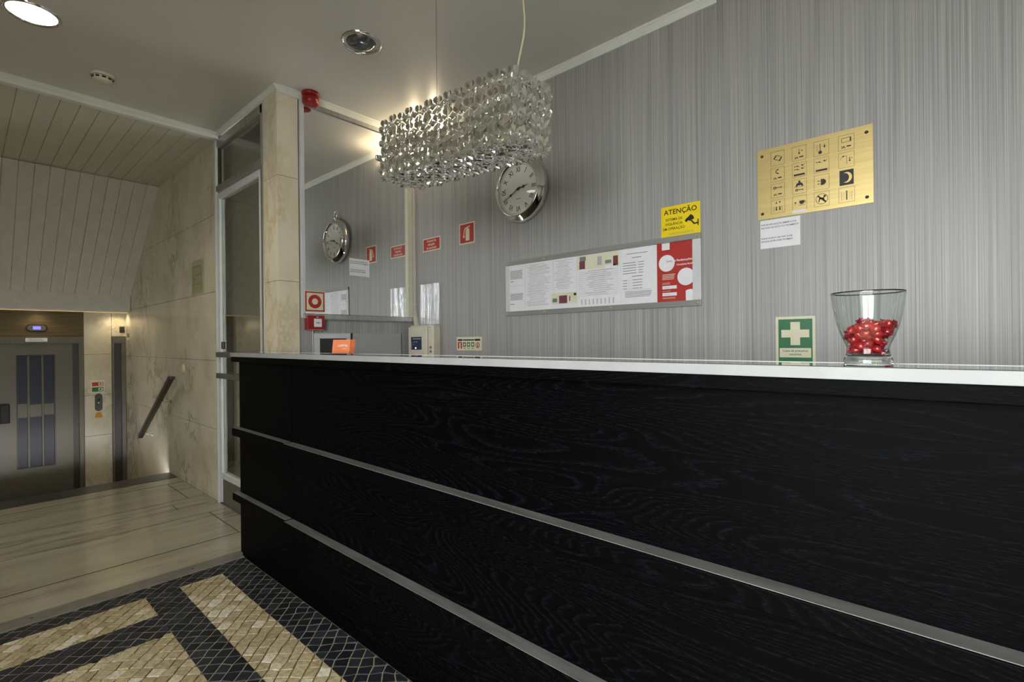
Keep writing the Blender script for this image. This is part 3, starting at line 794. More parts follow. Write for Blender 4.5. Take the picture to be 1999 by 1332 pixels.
for x in (-hw + .014, -.31, .14, hw - .016):
    for yv in (.014, BH - .014):
        MB().lathe([(0, .0165), (.005, .0155), (.0065, .012)], 12, x, yv).build('screw', M_BRASS, nb)
I0, I1 = fr_, BH - fr_
def bx(X): return X - (BX0 + BX1) / 2
ZS = .0042
cuts = [BX0 + fr_, -1.945, -1.728, -1.562, -1.283, -1.080, BX1 - fr_ - .012]
names = ['regulations_sheet', 'tariff_sheet', 'tariff_sheet', 'price_sheet', 'contact_sheet']
rb = random.Random(21)
for k in range(5):
    a, c = bx(cuts[k]), bx(cuts[k + 1])
    s_ = MB().box(a, c - .001, I0, I1, ZS, ZS + .0006).build(names[k], M_WHITE, nb)
    zz = ZS + .0007; b = MB(); bg_ = MB()
    if k == 0:
        BARS(b, a + .006, c - .012, [I1 - .036 - .0062 * q for q in range(9)], .0028, zz, .12, rb)
        BARS(b, a + .006, c - .012, [I1 - .180 - .0062 * q for q in range(7)], .0028, zz, .12, rb)
        b.rect(a + .006, a + .035, I1 - .104, I1 - .100, zz, zz + .0003); b.rect(a + .006, a + .04, I1 - .246, I1 - .242, zz, zz + .0003)
        bg_.rect(a + .006, c - .012, I1 - .130, I1 - .1285, zz, zz + .0003)
    elif k in (1, 2):
        top = I1 - .012
        for q in range(30 if k == 1 else 20):
            yv = top - .0085 * q
            (b if rb.random() < .22 else bg_).rect(a + .012 + rb.random() * .03, c - .015 - rb.random() * .05, yv - .0011, yv + .0011, zz, zz + .0003)
        bg_.rect(a + .005, a + .006, I0 + .01, I1 - .01, zz, zz + .0003)
    elif k == 3:
        for q in range(13):
            yv = I1 - .096 - .011 * q
            bg_.rect(a + .010, c - .012, yv - .0006, yv + .0006, zz, zz + .0003)
            (b if rb.random() < .25 else bg_).rect(a + .05 + rb.random() * .06, c - .04 - rb.random() * .06, yv + .003, yv + .0055, zz, zz + .0003)
        for q in range(9): bg_.rect(a + .03 + q * .025, a + .037 + q * .025, I0 + .012, I0 + .042, zz, zz + .0003)
    else:
        b.rect(a + .035, c - .05, I1 - .030, I1 - .027, zz, zz + .0003); b.rect(a + .065, c - .085, I1 - .051, I1 - .0475, zz, zz + .0003)
        for q in range(5):
            yv = I1 - .075 - .0135 * q; b.rect(a + .012, a + .085 + rb.random() * .012, yv - .0016, yv + .0016, zz, zz + .0003); b.rect(a + .10, a + .125 + rb.random() * .012, yv - .0016, yv + .0016, zz, zz + .0003)
        b.rect(a + .065, c - .08, I1 - .148, I1 - .1445, zz, zz + .0003)
        for q in range(4):
            yv = I1 - .165 - .0145 * q; b.rect(a + .012, a + .036, yv - .0016, yv + .0016, zz, zz + .0003); bg_.rect(a + .037, a + .065, yv - .0012, yv - .0004, zz, zz + .0003); b.rect(a + .068, a + .10 + rb.random() * .01, yv - .0016, yv + .0016, zz, zz + .0003); b.rect(a + .108, a + .122, yv - .0016, yv + .0016, zz, zz + .0003)
        BARS(b, a + .024, c - .025, [I1 - .226 - .0066 * q for q in range(5)], .0026, zz, .1, rb); bg_.rect(a + .012, c - .03, I1 - .218, I1 - .2168, zz, zz + .0003)
    if b.v: b.build('text_lines', M_MGREY if k in (1, 2, 3) else M_GREY, s_)
    if bg_.v: bg_.build('table_lines', M_LGREY, s_)
def photo(x0, x1, y0, y1, boxes):
    zz = ZS + .0009
    ph = MB().rect(x0, x1, y0, y1, zz, zz + .0004).build('room_photo', M_SAND, nb)
    for m in (M_MAROON, M_TEALP, M_WHITE, M_BLK, M_LGREY):
        b = MB()
        for (mm, u0, u1, v0, v1) in boxes:
            if mm is m: b.rect(x0 + (x1 - x0) * u0, x0 + (x1 - x0) * u1, y0 + (y1 - y0) * v0, y0 + (y1 - y0) * v1, zz + .0004, zz + .0007)
        if b.v: b.build('photo_detail', m, ph)
photo(bx(-1.558), bx(-1.290), I1 - .082, I1 - .002, [(M_MAROON, .06, .20, .06, .62), (M_TEALP, .07, .22, .62, .92), (M_TEALP, .68, .82, .25, .48), (M_MAROON, .86, .97, .05, .70), (M_WHITE, .66, .92, .0, .14), (M_LGREY, .50, .60, .2, .8), (M_WHITE, .02, .16, .0, .08)])
photo(bx(-1.738), bx(-1.560), I0 + .012, I0 + .090, [(M_MAROON, .30, .62, .22, .80), (M_TEALP, .03, .22, .34, .62), (M_WHITE, .0, 1, 0, .18), (M_MAROON, .70, .74, .36, .72), (M_BLK, .88, .97, .74, .92)])
# complaints poster
a, c = bx(cuts[5]), bx(cuts[6]); zz = ZS
ps = MB().box(a, c, I0, I1, ZS, ZS + .0006).build('complaints_poster', M_RED, nb)
zz = ZS + .0008; PW = c - a; PH = I1 - I0
b = MB(); b.disc(a + .050, I0 + PH * .655, .041, zz, zz + .0003, 40)
b.rect(a + .026, a + .066, I1 - .034, I1, zz, zz + .0003)
b.disc(c - .034, I0 + PH * .40, .042, zz, zz + .0003, 40, a0=R(36), a1=R(324))
b.prism([(c - .035, I0), (c, I0), (c, I0 + .052), (c - .012, I0 + .054), (c - .030, I0 + .051), (c - .036, I0 + .046)], zz, zz + .0003)
b.rect(a + .027, a + .100, I0 + .062, I0 + .078, zz, zz + .0003); b.rect(a + .027, a + .100, I0 + .028, I0 + .044, zz, zz + .0003)
b.build('white_shapes', M_WHITE, ps)
b = MB(); BARS(b, a + .027, a + .095, [I0 + PH * .46 - .0075 * q for q in range(4)], .0030, zz, .2, rb); BARS(b, a + .027, a + .075, [I0 + .092, I0 + .086, I0 + .052], .0016, zz, .2, rb); BARS(b, a + .027, a + .098, [I0 + .020, I0 + .015], .0014, zz, .1, rb); b.build('text_lines', M_SAND, ps)
text('Livro', .0145, a + .080, I0 + PH * .685, zz + .0007, M_RED, ps, align='RIGHT', bold=.01)
text('de Reclamações', .0152, a + .083, I0 + PH * .687, zz + .0005, M_WHITE, ps, align='LEFT', bold=.018, sx=.96)
text('Complaints Book', .0122, a + .100, I0 + PH * .612, zz + .0005, M_WHITE, ps, align='LEFT', bold=.016, sx=.92)
b = MB(); BARS(b, a + .034, a + .07, [I0 + .069, I0 + .036], .0018, zz + .0004, .2, rb); b.build('field_text', M_LGREY, ps)

# yellow CCTV sign
t, w, h, z = sign('surveillance_sign', 'yellow ATENÇÃO video surveillance sign above the notice board', 'sign', -1.057, -0.864, 1.7025, 1.852, M_YELLOW)
text('ATENÇÃO', .0345, 0, h - .030, z, M_BLK, t, bold=.014, sx=1.0)
for i, s_ in enumerate(('SISTEMA DE', 'VIGILÂNCIA', 'EM OPERAÇÃO')):
    text(s_, .0175, -.032, h - .066 - i * .0225, z, M_BLK, t, bold=.010, sx=.92)
b = MB(); BARS(b, -.06, .07, [.016, .010], .0014, z, .08, rb); pr(t, b, M_GREY, 'small_print')
b = MB()
b.prism([(.028, .074), (.052, .094), (.064, .084), (.068, .070), (.046, .062)], z, z + .0004)
b.prism([(.022, .066), (.030, .078), (.040, .070), (.032, .058)], z, z + .0004)
b.prism([(.050, .064), (.058, .064), (.070, .050), (.086, .052), (.086, .045), (.066, .043)], z, z + .0004)
b.rect(.084, .089, .036, .066, z, z + .0004)
pr(t, b, M_BLK, 'camera_pictogram')

# brass plaque of services
t, w, h, z = sign('brass_plaque', 'brushed brass plaque of sixteen hotel service pictograms', 'plaque', -0.612, -0.2045, 1.7145, 2.016, M_BRASS, right=True, thick=.004)
for x in (-w / 2 + .018, w / 2 - .020):
    for yv in (.024, h - .028):
        MB().lathe([(0, .0085), (.004, .008), (.0062, .004)], 14, x, yv).build('screw', M_STEELD, t)
IW, IH = .052, .059
colx = [-w / 2 + .078, -w / 2 + .158, -w / 2 + .236, -w / 2 + .319]; rowy = [h - .049, h - .1165, h - .185, h - .252]
def icon(ci, ri, fn):
    cx, cyy = colx[ci], rowy[ri]
    b = MB(); W, Hh, q = IW / 2, IH / 2, .0009
    if (ci, ri) != (3, 2):
        b.rect(-W, W, Hh - q, Hh, z, z + .0003).rect(-W, W, -Hh, -Hh + q, z, z + .0003).rect(-W, -W + q, -Hh + q, Hh - q, z, z + .0003).rect(W - q, W, -Hh + q, Hh - q, z, z + .0003)
    fn(b)
    o = b.build('pictogram', M_BLK, t); o.location = (cx, cyy, 0)
Z0, Z1 = z, z + .0003
def bed(b, y=-.018):
    b.rect(-.015, -.013, y - .004, y + .006, Z0, Z1).rect(-.013, -.002, y - .002, y, Z0, Z1).disc(-.008, y + .003, .0025, Z0, Z1, 10).rect(.001, .015, y, y + .005, Z0, Z1)
def key(b, y, s=1):
    b.disc(-.010 * s, y, .0052 * s, Z0, Z1, 14, rin=.0022 * s).rect(-.005 * s, .015 * s, y - .0013, y + .0013, Z0, Z1).rect(.010 * s, .012 * s, y - .004, y, Z0, Z1)
def glyph(w_):
    return lambda b: [b.rect(*q, Z0, Z1) for q in w_]
def i00(b): b.prism([(-.016, .000), (-.006, .014), (-.002, .012), (-.012, -.003)], Z0, Z1).prism([(.004, -.012), (.014, .003), (.018, .001), (.008, -.015)], Z0, Z1).prism([(-.013, -.003), (-.012, -.001), (.006, -.011), (.005, -.013)], Z0, Z1).prism([(-.003, .012), (-.002, .0135), (.015, .003), (.014, .0015)], Z0, Z1)
def i10(b): bed(b); b.rect(-.001, .001, .002, .018, Z0, Z1).disc(0, .000, .0035, Z0, Z1, 10).rect(.007, .013, .009, .0105, Z0, Z1).rect(.0092, .0108, .006, .013, Z0, Z1)
def i20(b): b.disc(-.004, -.016, .0065, Z0, Z1, 16).rect(-.0052, -.0028, -.010, .018, Z0, Z1).prism([(.006, .006), (.016, .006), (.011, -.001)], Z0, Z1).rect(.0097, .0123, .005, .013, Z0, Z1); [b.rect(-.018, -.010, .012 - .007 * k, .013 - .007 * k, Z0, Z1) for k in range(4)]
def i30(b): bed(b); b.rect(-.016, .016, .017, .0185, Z0, Z1).rect(-.016, .016, .001, .0025, Z0, Z1).rect(-.016, -.0145, .0025, .017, Z0, Z1).rect(.0115, .016, .0025, .017, Z0, Z1)
def i01(b): bed(b); b.disc(.001, .011, .009, Z0, Z1, 14, a0=R(100), a1=R(260), rin=.0058).disc(.001, .019, .003, Z0, Z1, 8).disc(.001, .003, .003, Z0, Z1, 8)
def i11(b, two=True):
    b.rect(-.020, .020, -.024, -.0165, Z0, Z1)
    for yv in ((.014, .001) if two else (.012,)): b.rect(-.019, -.013, yv, yv + .003, Z0, Z1).rect(-.011, -.003, yv - .001, yv + .003, Z0, Z1).rect(-.001, .001, yv - .004, yv, Z0, Z1).disc(.010, yv + .003, .0032, Z0, Z1, 8).prism([(.012, yv), (.020, yv + .008), (.020, yv + .006), (.013, yv - .002)], Z0, Z1)
def i21(b): i11(b, False)
def i31(b): b.disc(-.006, .002, .014, Z0, Z1, 14, a0=R(60), a1=R(180), rin=.0128).rect(.0005, .0018, -.016, .014, Z0, Z1).rect(.0095, .012, -.004, .008, Z0, Z1).disc(.0108, -.005, .003, Z0, Z1, 10).rect(.015, .020, .003, .0042, Z0, Z1).rect(.0169, .0181, .001, .007, Z0, Z1).disc(-.010, .015, .003, Z0, Z1, 8)
def i02(b): key(b, .012, 1.15); bed(b)
def i12(b): b.disc(0, .020, .0042, Z0, Z1, 12).disc(0, .004, .0125, Z0, Z1, 16, a0=0, a1=math.pi).rect(-.0135, -.007, .000, .005, Z0, Z1).rect(.007, .0135, .000, .005, Z0, Z1).rect(-.020, .020, -.0025, -.0013, Z0, Z1); key(b, -.014)
def i22(b): b.disc(.003, 0, .012, Z0, Z1, 18, a0=-math.pi / 2, a1=math.pi / 2).rect(-.003, .003, -.012, .012, Z0, Z1).rect(-.014, -.006, .004, .007, Z0, Z1).rect(-.014, -.006, -.007, -.004, Z0, Z1)
def i32(b):
    R0, R1, d = .0205, .0165, .0085
    b.rect(-IW / 2 + .003, IW / 2 - .003, -IH / 2, IH / 2, Z0, Z1)
def i03(b):
    b.rect(-.016, -.015, -.022, .000, Z0, Z1).rect(.015, .016, -.022, .000, Z0, Z1)
    for x in (-.006, .007): b.disc(x, -.004, .0032, Z0, Z1, 8).rect(x - .003, x + .003, -.016, -.008, Z0, Z1)
    b.prism([(-.010, .012), (-.002, .012), (-.006, .020)], Z0, Z1).prism([(.003, .020), (.011, .020), (.007, .012)], Z0, Z1)
def i13(b): b.disc(.008, .002, .009, Z0, Z1, 18, a0=math.pi, a1=2 * math.pi).rect(-.001, .017, .001, .008, Z0, Z1).disc(.018, .002, .0042, Z0, Z1, 12, rin=.0024).rect(-.004, .020, -.011, -.0095, Z0, Z1).prism([(-.020, .004), (-.010, .004), (-.015, -.003)], Z0, Z1).rect(-.0156, -.0144, -.010, -.003, Z0, Z1)
def i23(b):
    b.disc(0, 0, .021, Z0, Z1, 30, rin=.0192)
    b.prism([(-.0165, .0125), (-.0125, .0165), (.0165, -.0125), (.0125, -.0165)], Z0, Z1)
    b.rect(-.009, .008, -.001, .005, Z0, Z1).disc(.010, .010, .0045, Z0, Z1, 10).prism([(.004, .003), (.008, .003), (.012, .009), (.008, .010)], Z0, Z1)
    b.prism([(-.009, .002), (-.005, .000), (-.009, -.012), (-.012, -.012)], Z0, Z1).prism([(.004, .001), (.008, .002), (.011, -.010), (.008, -.010)], Z0, Z1)
def i33(b):
    b.rect(-.018, -.0172, -.022, .012, Z0, Z1).rect(.0172, .018, -.022, .012, Z0, Z1)
    for k in range(3): b.disc(0, .013 - k * .012, .0028, Z0, Z1, 10).rect(-.002, .002, .004 - k * .012, .010 - k * .012, Z0, Z1)
    for k in range(5): b.rect(-.015, -.006, .006 - k * .006, .0066 - k * .006, Z0, Z1).rect(.006, .015, .006 - k * .006, .0066 - k * .006, Z0, Z1)
for (c, r), fn in {(0, 0): i00, (1, 0): i10, (2, 0): i20, (3, 0): i30, (0, 1): i01, (1, 1): i11, (2, 1): i21, (3, 1): i31, (0, 2): i02, (1, 2): i12, (2, 2): i22, (3, 2): i32, (0, 3): i03, (1, 3): i13, (2, 3): i23, (3, 3): i33}.items():
    icon(c, r, fn)
cr_ = []
for k in range(25): a = R(-115 + 230 * k / 24); cr_.append((.0175 * math.cos(a), .0205 * math.sin(a)))
inn = []
for k in range(25): a = R(100 - 200 * k / 24); inn.append((-.0065 + .0145 * math.cos(a), .0175 * math.sin(a)))
b = MB()
for k in range(24): b.prism([cr_[k], cr_[k + 1], inn[23 - k], inn[24 - k]], Z1, Z1 + .0003)
o = b.build('moon', M_BRASS, t); o.location = (colx[3], rowy[2], 0)
MB().rect(colx[1] - .026, colx[1] + .023, .006, .018, z, z + .0004).build('paper_strip', M_WHITE, t)

# invoice notices
def invoice(t, w, h, z):
    for i, s_ in enumerate(('POR FAVOR SOLICITE SEMPRE A SUA', 'FACTURA NO ACTO DO PAGAMENTO')):
        text(s_, .0098, -w / 2 + .003, h - .020 - i * .0128, z, M_DGREY, t, align='LEFT', sx=.83, bold=.010)
    for i, s_ in enumerate(('PLEASE ALWAYS ASK FOR YOUR', 'INVOICE AFTER EVERY PAYMENT')):
        text(s_, .0098, -w / 2 + .003, h - .078 - i * .0128, z, M_DGREY, t, align='LEFT', sx=.83, bold=.010)
t, w, h, z = sign('invoice_notice', 'white invoice notice taped under the brass plaque', 'notice', -0.604, -0.4515, 1.588, 1.7095, M_WHITE, right=True, thick=.0012)
invoice(t, w, h, z)
t, w, h, z = sign('invoice_notice', 'white invoice notice stuck on the mirror glass', 'notice', 1.772, 1.926, 1.660, 1.779, M_WHITE, side=True, y=XL + .0085, thick=.0012)
invoice(t, w, h, z)

# first aid sign
t, w, h, z = sign('first_aid_sign', 'green first aid sign with white cross lettered Caixa de primeiros socorros', 'sign', -0.547, -0.401, 1.078, 1.290, M_CREAMP, right=True)
pr(t, MB().rect(-w / 2 + .010, w / 2 - .010, .010, h - .011, z, z + .0003), M_GREEN, 'green_field')
pr(t, MB().prism([(-.017, h - .119), (.018, h - .119), (.018, h - .087), (.051, h - .087), (.051, h - .055), (.018, h - .055), (.018, h - .023), (-.017, h - .023), (-.017, h - .055), (-.051, h - .055), (-.051, h - .087), (-.017, h - .087)], z + .0003, z + .0006), M_CREAMP, 'cross')
pr(t, MB().rect(-w / 2 + .014, w / 2 - .015, h - .170, h - .131, z + .0003, z + .0006), M_CREAMP, 'text_panel')
text('Caixa de primeiros', .0133, 0, h - .1425, z + .0009, M_DGREY, t, sx=.90, bold=.008)
text('socorros', .0133, 0, h - .1570, z + .0009, M_DGREY, t, sx=.90, bold=.008)

# ================================================================== THINGS ON THE MIRROR WALL
t, w, h, z = sign('alarm_button_sign', 'square sign with a red ring at the lower corner of the mirror', 'sign', 1.448, 1.584, 1.398, 1.533, M_CREAMP, side=True, y=XL + .0225)
b = MB(); m_ = .004; q = .009
b.rect(-w / 2 + m_, w / 2 - m_, m_, m_ + q, z, z + .0003).rect(-w / 2 + m_, w / 2 - m_, h - m_ - q, h - m_, z, z + .0003).rect(-w / 2 + m_, -w / 2 + m_ + q, m_ + q, h - m_ - q, z, z + .0003).rect(w / 2 - m_ - q, w / 2 - m_, m_ + q, h - m_ - q, z, z + .0003)
b.disc(0, h / 2, .044, z, z + .0003, 40, rin=.020); pr(t, b, M_RED, 'red_ring_and_border')
t = thing('fire_call_point', 'red fire alarm call point box under the mirror sill', 'call point', mw=frame_side(1.512, 1.282, XL))
MB().box(-.056, .056, 0, .094, 0, .052).build('housing', M_REDP, t, 0.006, 3)
pnl = MB().box(-.018, .034, .020, .072, .0522, .0545).build('break_panel', M_WHITE, t, 0.002)
b = MB().disc(.008, .046, .0042, .0546, .0552, 12).prism([(-.008, .046), (-.002, .042), (-.002, .050)], .0546, .0552).prism([(.024, .046), (.018, .042), (.018, .050)], .0546, .0552); b.build('press_mark', M_BLK, pnl)
MB().box(-.002, .014, .078, .086, .0522, .0535).build('emblem', M_GREYP, t)
MB().tube([(-.008, 0, .016), (-.008, -.03, .016), (-.008, -.16, .016)], .004).build('conduit', M_CREAM, t)
# access hatches
t = thing('white_wall_frame', 'white framed hatch with dark panel low on the mirror wall', 'hatch', mw=frame_side(1.642, 1.0, XL))
MB().box(-.128, .126, .228, .262, .001, .020).build('frame_rail', M_ALUW, t, 0.002)
MB().box(-.128, -.092, 0, .228, .001, .020).build('frame_stile', M_ALUW, t, 0.002)
MB().box(.100, .126, 0, .228, .001, .020).build('frame_stile', M_ALUW, t, 0.002)
MB().box(-.092, .100, 0, .228, .001, .012).build('panel', M_DGREY, t)
t = thing('grey_cabinet_door', 'plain grey cabinet door on the mirror wall left of the alarm panel', 'cabinet door', mw=frame_side(1.986, 0.85, XL))
MB().box(-.196, .196, 0, .414, .001, .020).build('door_panel', M_GREYP, t, 0.003)
MB().box(-.203, -.198, 0, .414, .001, .010).build('edge_strip', M_DGREY, t)
MB().tube([(.188, .16, .02), (.188, .16, .036), (.188, .20, .036), (.188, .20, .02)], .003).build('handle', M_CREAM, t)
# siren
t = thing('alarm_siren', 'red round fire alarm siren at the ceiling corner above the mirror', 'siren', (XL + 0.05, 1.485, CEIL - 0.075))
part(t, 'base', MB().lathe([(0, CEIL - .001), (.052, CEIL - .001), (.054, CEIL - .012), (.051, CEIL - .024), (0, CEIL - .024)], 32, XL + .056, 1.485), M_REDP)
part(t, 'sounder', MB().lathe([(0, CEIL - .0245), (.050, CEIL - .0245), (.051, CEIL - .060), (.045, CEIL - .074), (.030, CEIL - .080), (0, CEIL - .080)], 32, XL + .056, 1.485), M_REDP)
part(t, 'lens', MB().sphere((XL + .104, 1.500, CEIL - .055), .006, 10, 8), M_CREAM)

# ================================================================== CEILING FITTINGS
def downlight(x, y, lit, label, r=.104, power=40, spot=R(150), zc=CEIL):
    t = thing('recessed_downlight', label, 'downlight', (x, y, zc), group='recessed ceiling downlights')
    MB().lathe([(r * .82, .020), (r * .84, .002), (r * .87, -.006), (r * .95, -.009), (r, -.006), (r * 1.02, 0)], 40).build('trim_ring', M_CHROME, t)
    if lit:
        MB().lathe([(0, -.016), (r * .4, -.014), (r * .74, -.009), (r * .86, -.001)], 32).build('lamp_face', M_LAMPON, t)
        ld = bpy.data.lights.new('downlight_lamp', 'SPOT'); ld.energy = power; ld.color = WARM; ld.spot_size = spot; ld.spot_blend = 0.6
        ld.shadow_soft_size = 0.06
        lo = bpy.data.objects.new('downlight_lamp', ld); COL.objects.link(lo); lo.parent = t; lo.location = (0, 0, -.03)
    else:
        MB().lathe([(0, .030), (r * .5, .030), (r * .74, .012)], 32).build('reflector', M_CHROME, t)
        MB().lathe([(0, -.030), (r * .25, -.028), (r * .5, -.020), (r * .70, -.006), (r * .76, .006)], 32).build('bulb', M_BULB, t)
    return t
downlight(-3.247, 0.239, True, 'lit recessed downlight at the top left of the ceiling', power=26)
downlight(-2.303, 1.418, False, 'unlit chrome recessed downlight with a bare reflector bulb')
downlight(-4.75, -0.55, True, 'added downlight out of view in the plank ceiling, brightening the lobby', power=28, zc=ZP)  # extra lamp added outside the view to light the lobby planks
# twin wall spotlight hidden behind the pendant: it washes the ceiling corner with warm light
t = thing('wall_spotlight', 'twin wall spotlight glowing behind the pendant lamp near the ceiling', 'spotlight', (-2.79, YB, 2.66))
part(t, 'wall_bar', MB().box(-2.975, -2.65, YB - .022, YB - .0005, 2.645, 2.672), M_CHROME, 0.003)
for x in (-2.935, -2.71):
    hd = part(t, 'spot_head', MB().lathe([(.012, 2.655), (.028, 2.662), (.034, 2.690), (.034, 2.694), (.030, 2.694), (.024, 2.668), (0, 2.664)], 24, x, YB - .075), M_CHROME)
    part(t, 'arm', MB().tube([(x, YB - .02, 2.658), (x, YB - .075, 2.658)], .006), M_CHROME)
    bpy.context.view_layer.update()
    sub(hd, 'bulb', MB().sphere((x, YB - .075, 2.684), .011, 12, 8), M_LAMPON)
    l_ = bpy.data.lights.new('spot_bulb', 'POINT'); l_.energy = 4.0; l_.color = (1, .80, .50); l_.shadow_soft_size = .014
    lo = bpy.data.objects.new('spot_bulb', l_); COL.objects.link(lo); lo.location = (x, YB - .075, 2.700)
    lo.parent = t; lo.matrix_parent_inverse = t.matrix_world.inverted()
t = thing('smoke_detector', 'round cream smoke detector on the ceiling above the lobby', 'smoke detector', (-3.685, 0.564, CEIL))
MB().lathe([(0, 0), (.056, 0), (.058, -.008), (.054, -.020)], 32).build('base', M_CREAM, t)
MB().lathe([(.050, -.0205), (.047, -.036), (.034, -.046), (0, -.048)], 32).build('chamber', M_CREAM, t)
for k in range(10):
    a = 2 * math.pi * k / 10
    o = MB().box(.044, .049, -.009, .009, -.034, -.024).build('vent_slot', M_BLK, t); o.rotation_euler = (0, 0, a)

# pendant lamp made of silver flowers
PX0, PX1, PY0, PY1, PH_ = -1.918, -1.122, 1.275, 1.490, 0.238
pc = Vector(((PX0 + PX1) / 2, (PY0 + PY1) / 2, 2.048))
pd = thing('pendant_lamp', 'rectangular pendant lamp covered in silver metal flowers and crystal beads', 'pendant lamp', mw=Matrix.Translation(pc) @ Matrix.Rotation(R(2.9), 4, 'Y'))
PL, PWd = PX1 - PX0, PY1 - PY0
a_, b_, c_ = PL / 2 - .012, PWd / 2 - .012, PH_ / 2 - .012
fm = MB()
for sy_ in (-b_, b_):
    for sz in (-c_, 0, c_): fm.tube([(-a_, sy_, sz), (a_, sy_, sz)], .0025, 6)
    for k in range(9): fm.tube([(-a_ + 2 * a_ * k / 8, sy_, -c_), (-a_ + 2 * a_ * k / 8, sy_, c_)], .0018, 5)
for sx_ in (-a_, a_):
    for sz in (-c_, 0, c_): fm.tube([(sx_, -b_, sz), (sx_, b_, sz)], .0025, 6)
for k in range(9):
    x = -a_ + 2 * a_ * k / 8
    for sz in (-c_, c_): fm.tube([(x, -b_, sz), (x, b_, sz)], .0018, 5)
fm.build('wire_frame', M_CHROME, pd)
MB().box(-a_ * .9, a_ * .9, -.012, .012, -.008, .008).build('lamp_bar', M_CHROME, pd)
def flower_mesh(seed, rad=.0375):
    rg = random.Random(seed); mb = MB()
    for k in range(6):
        a = 2 * math.pi * k / 6 + rg.uniform(-.05, .05); tilt = .20 + rg.uniform(-.04, .04); tw = rg.uniform(-.06, .06); L = rad * rg.uniform(.95, 1.05)
        out = [(.08, 0), (.40, .20), (.70, .38), (.90, .35), (1.01, .15), (.96, 0), (1.01, -.15), (.90, -.35), (.70, -.38), (.40, -.20)]
        V = []
        for u, w_ in out:
            x, y = u * L, w_ * L
            zz = u * L * math.tan(tilt) - abs(y) * .22 + y * math.tan(tw)
            V.append((x * math.cos(a) - y * math.sin(a), x * math.sin(a) + y * math.cos(a), zz - .003 + .0012 * (k % 2)))
        mb.add(V, [(0, 1, 9), (1, 2, 5), (1, 5, 9), (9, 5, 8), (2, 3, 5), (3, 4, 5), (5, 6, 7), (5, 7, 8)])
    return mb.mesh('flower', M_PETAL)
flowers = [flower_mesh(100 + k) for k in range(8)]
for me in flowers:
    pass
bead_me = MB().sphere((0, 0, .004), .0062, 8, 6).mesh('bead', M_BEAD)
rf = random.Random(12)
def put_flower(pos, nrm, big=1.0):
    n = Vector(nrm)
    q = n.to_track_quat('Z', 'Y').to_matrix().to_4x4()
    mw_ = Matrix.Translation(Vector(pos) + n * rf.uniform(-.001, .003)) @ q @ Matrix.Rotation(rf.uniform(-.05, .05), 4, 'X') @ Matrix.Rotation(rf.uniform(-.05, .05), 4, 'Y') @ Matrix.Rotation(rf.uniform(-.10, .10), 4, 'Z') @ Matrix.Scale(big * rf.uniform(.95, 1.05), 4)
    o = bpy.data.objects.new('flower', rf.choice(flowers)); COL.objects.link(o); o.parent = pd; o.matrix_local = mw_
    bo = bpy.data.objects.new('bead', bead_me); COL.objects.link(bo); bo.parent = o
NC, NR, ND = 13, 4, 4
A, B_, C_ = PL / 2, PWd / 2, PH_ / 2
for i in range(NC):
    x = -A + .030 + (PL - .060) * i / (NC - 1)
    for j in range(NR):
        zv = -C_ + .024 + (PH_ - .044) * j / (NR - 1) + (.003 if i % 2 else -.003)
        for s_ in (-1, 1): put_flower((x, s_ * B_, zv), (0, s_, 0))
    for j in range(ND):
        put_flower((x, -B_ + .030 + (PWd - .060) * j / (ND - 1), -C_), (0, 0, -1))
for k in range(ND):
    yv = -B_ + .030 + (PWd - .060) * k / (ND - 1)
    for j in range(NR):
        zv = -C_ + .024 + (PH_ - .044) * j / (NR - 1) + (.003 if k % 2 else -.003)
        for s_ in (-1, 1): put_flower((s_ * A, yv, zv), (s_, 0, 0))
inv = pd.matrix_world.inverted()
def tol(p): return inv @ Vector(p)
cordp = [(-1.172, 1.375, 2.11), (-1.160, 1.375, 2.17), (-1.140, 1.375, 2.24), (-1.118, 1.375, 2.31), (-1.112, 1.375, 2.37), (-1.118, 1.375, 2.44), (-1.122, 1.375, 2.52), (-1.12, 1.375, 2.6), (-1.13, 1.375, 2.785)]
def dense(p, n=5):
    out = []
    P_ = [Vector(q) for q in p]
    for i in range(len(P_) - 1):
        p0 = P_[max(i - 1, 0)]; p1 = P_[i]; p2 = P_[i + 1]; p3 = P_[min(i + 2, len(P_) - 1)]
        for k in range(n):
            t_ = k / n
            out.append(0.5 * ((2 * p1) + (-p0 + p2) * t_ + (2 * p0 - 5 * p1 + 4 * p2 - p3) * t_ ** 2 + (-p0 + 3 * p1 - 3 * p2 + p3) * t_ ** 3))
    out.append(P_[-1]); return out
MB().tube([tol((q.x - .03, q.y, q.z)) for q in dense(cordp)], .0042, 8).build('power_cord', M_CORD, pd)
for xw in (-1.645,): MB().tube([tol((xw, 1.38, 2.14)), tol((xw, 1.38, CEIL))], .0009, 5).build('suspension_wire', M_STEELD, pd)
MB().lathe([(0, 0), (.05, 0), (.05, -.02), (.02, -.03), (0, -.03)], 24).build('ceiling_rose', M_CHROME, pd, mw=None).location = tol((-1.37, 1.38, CEIL))

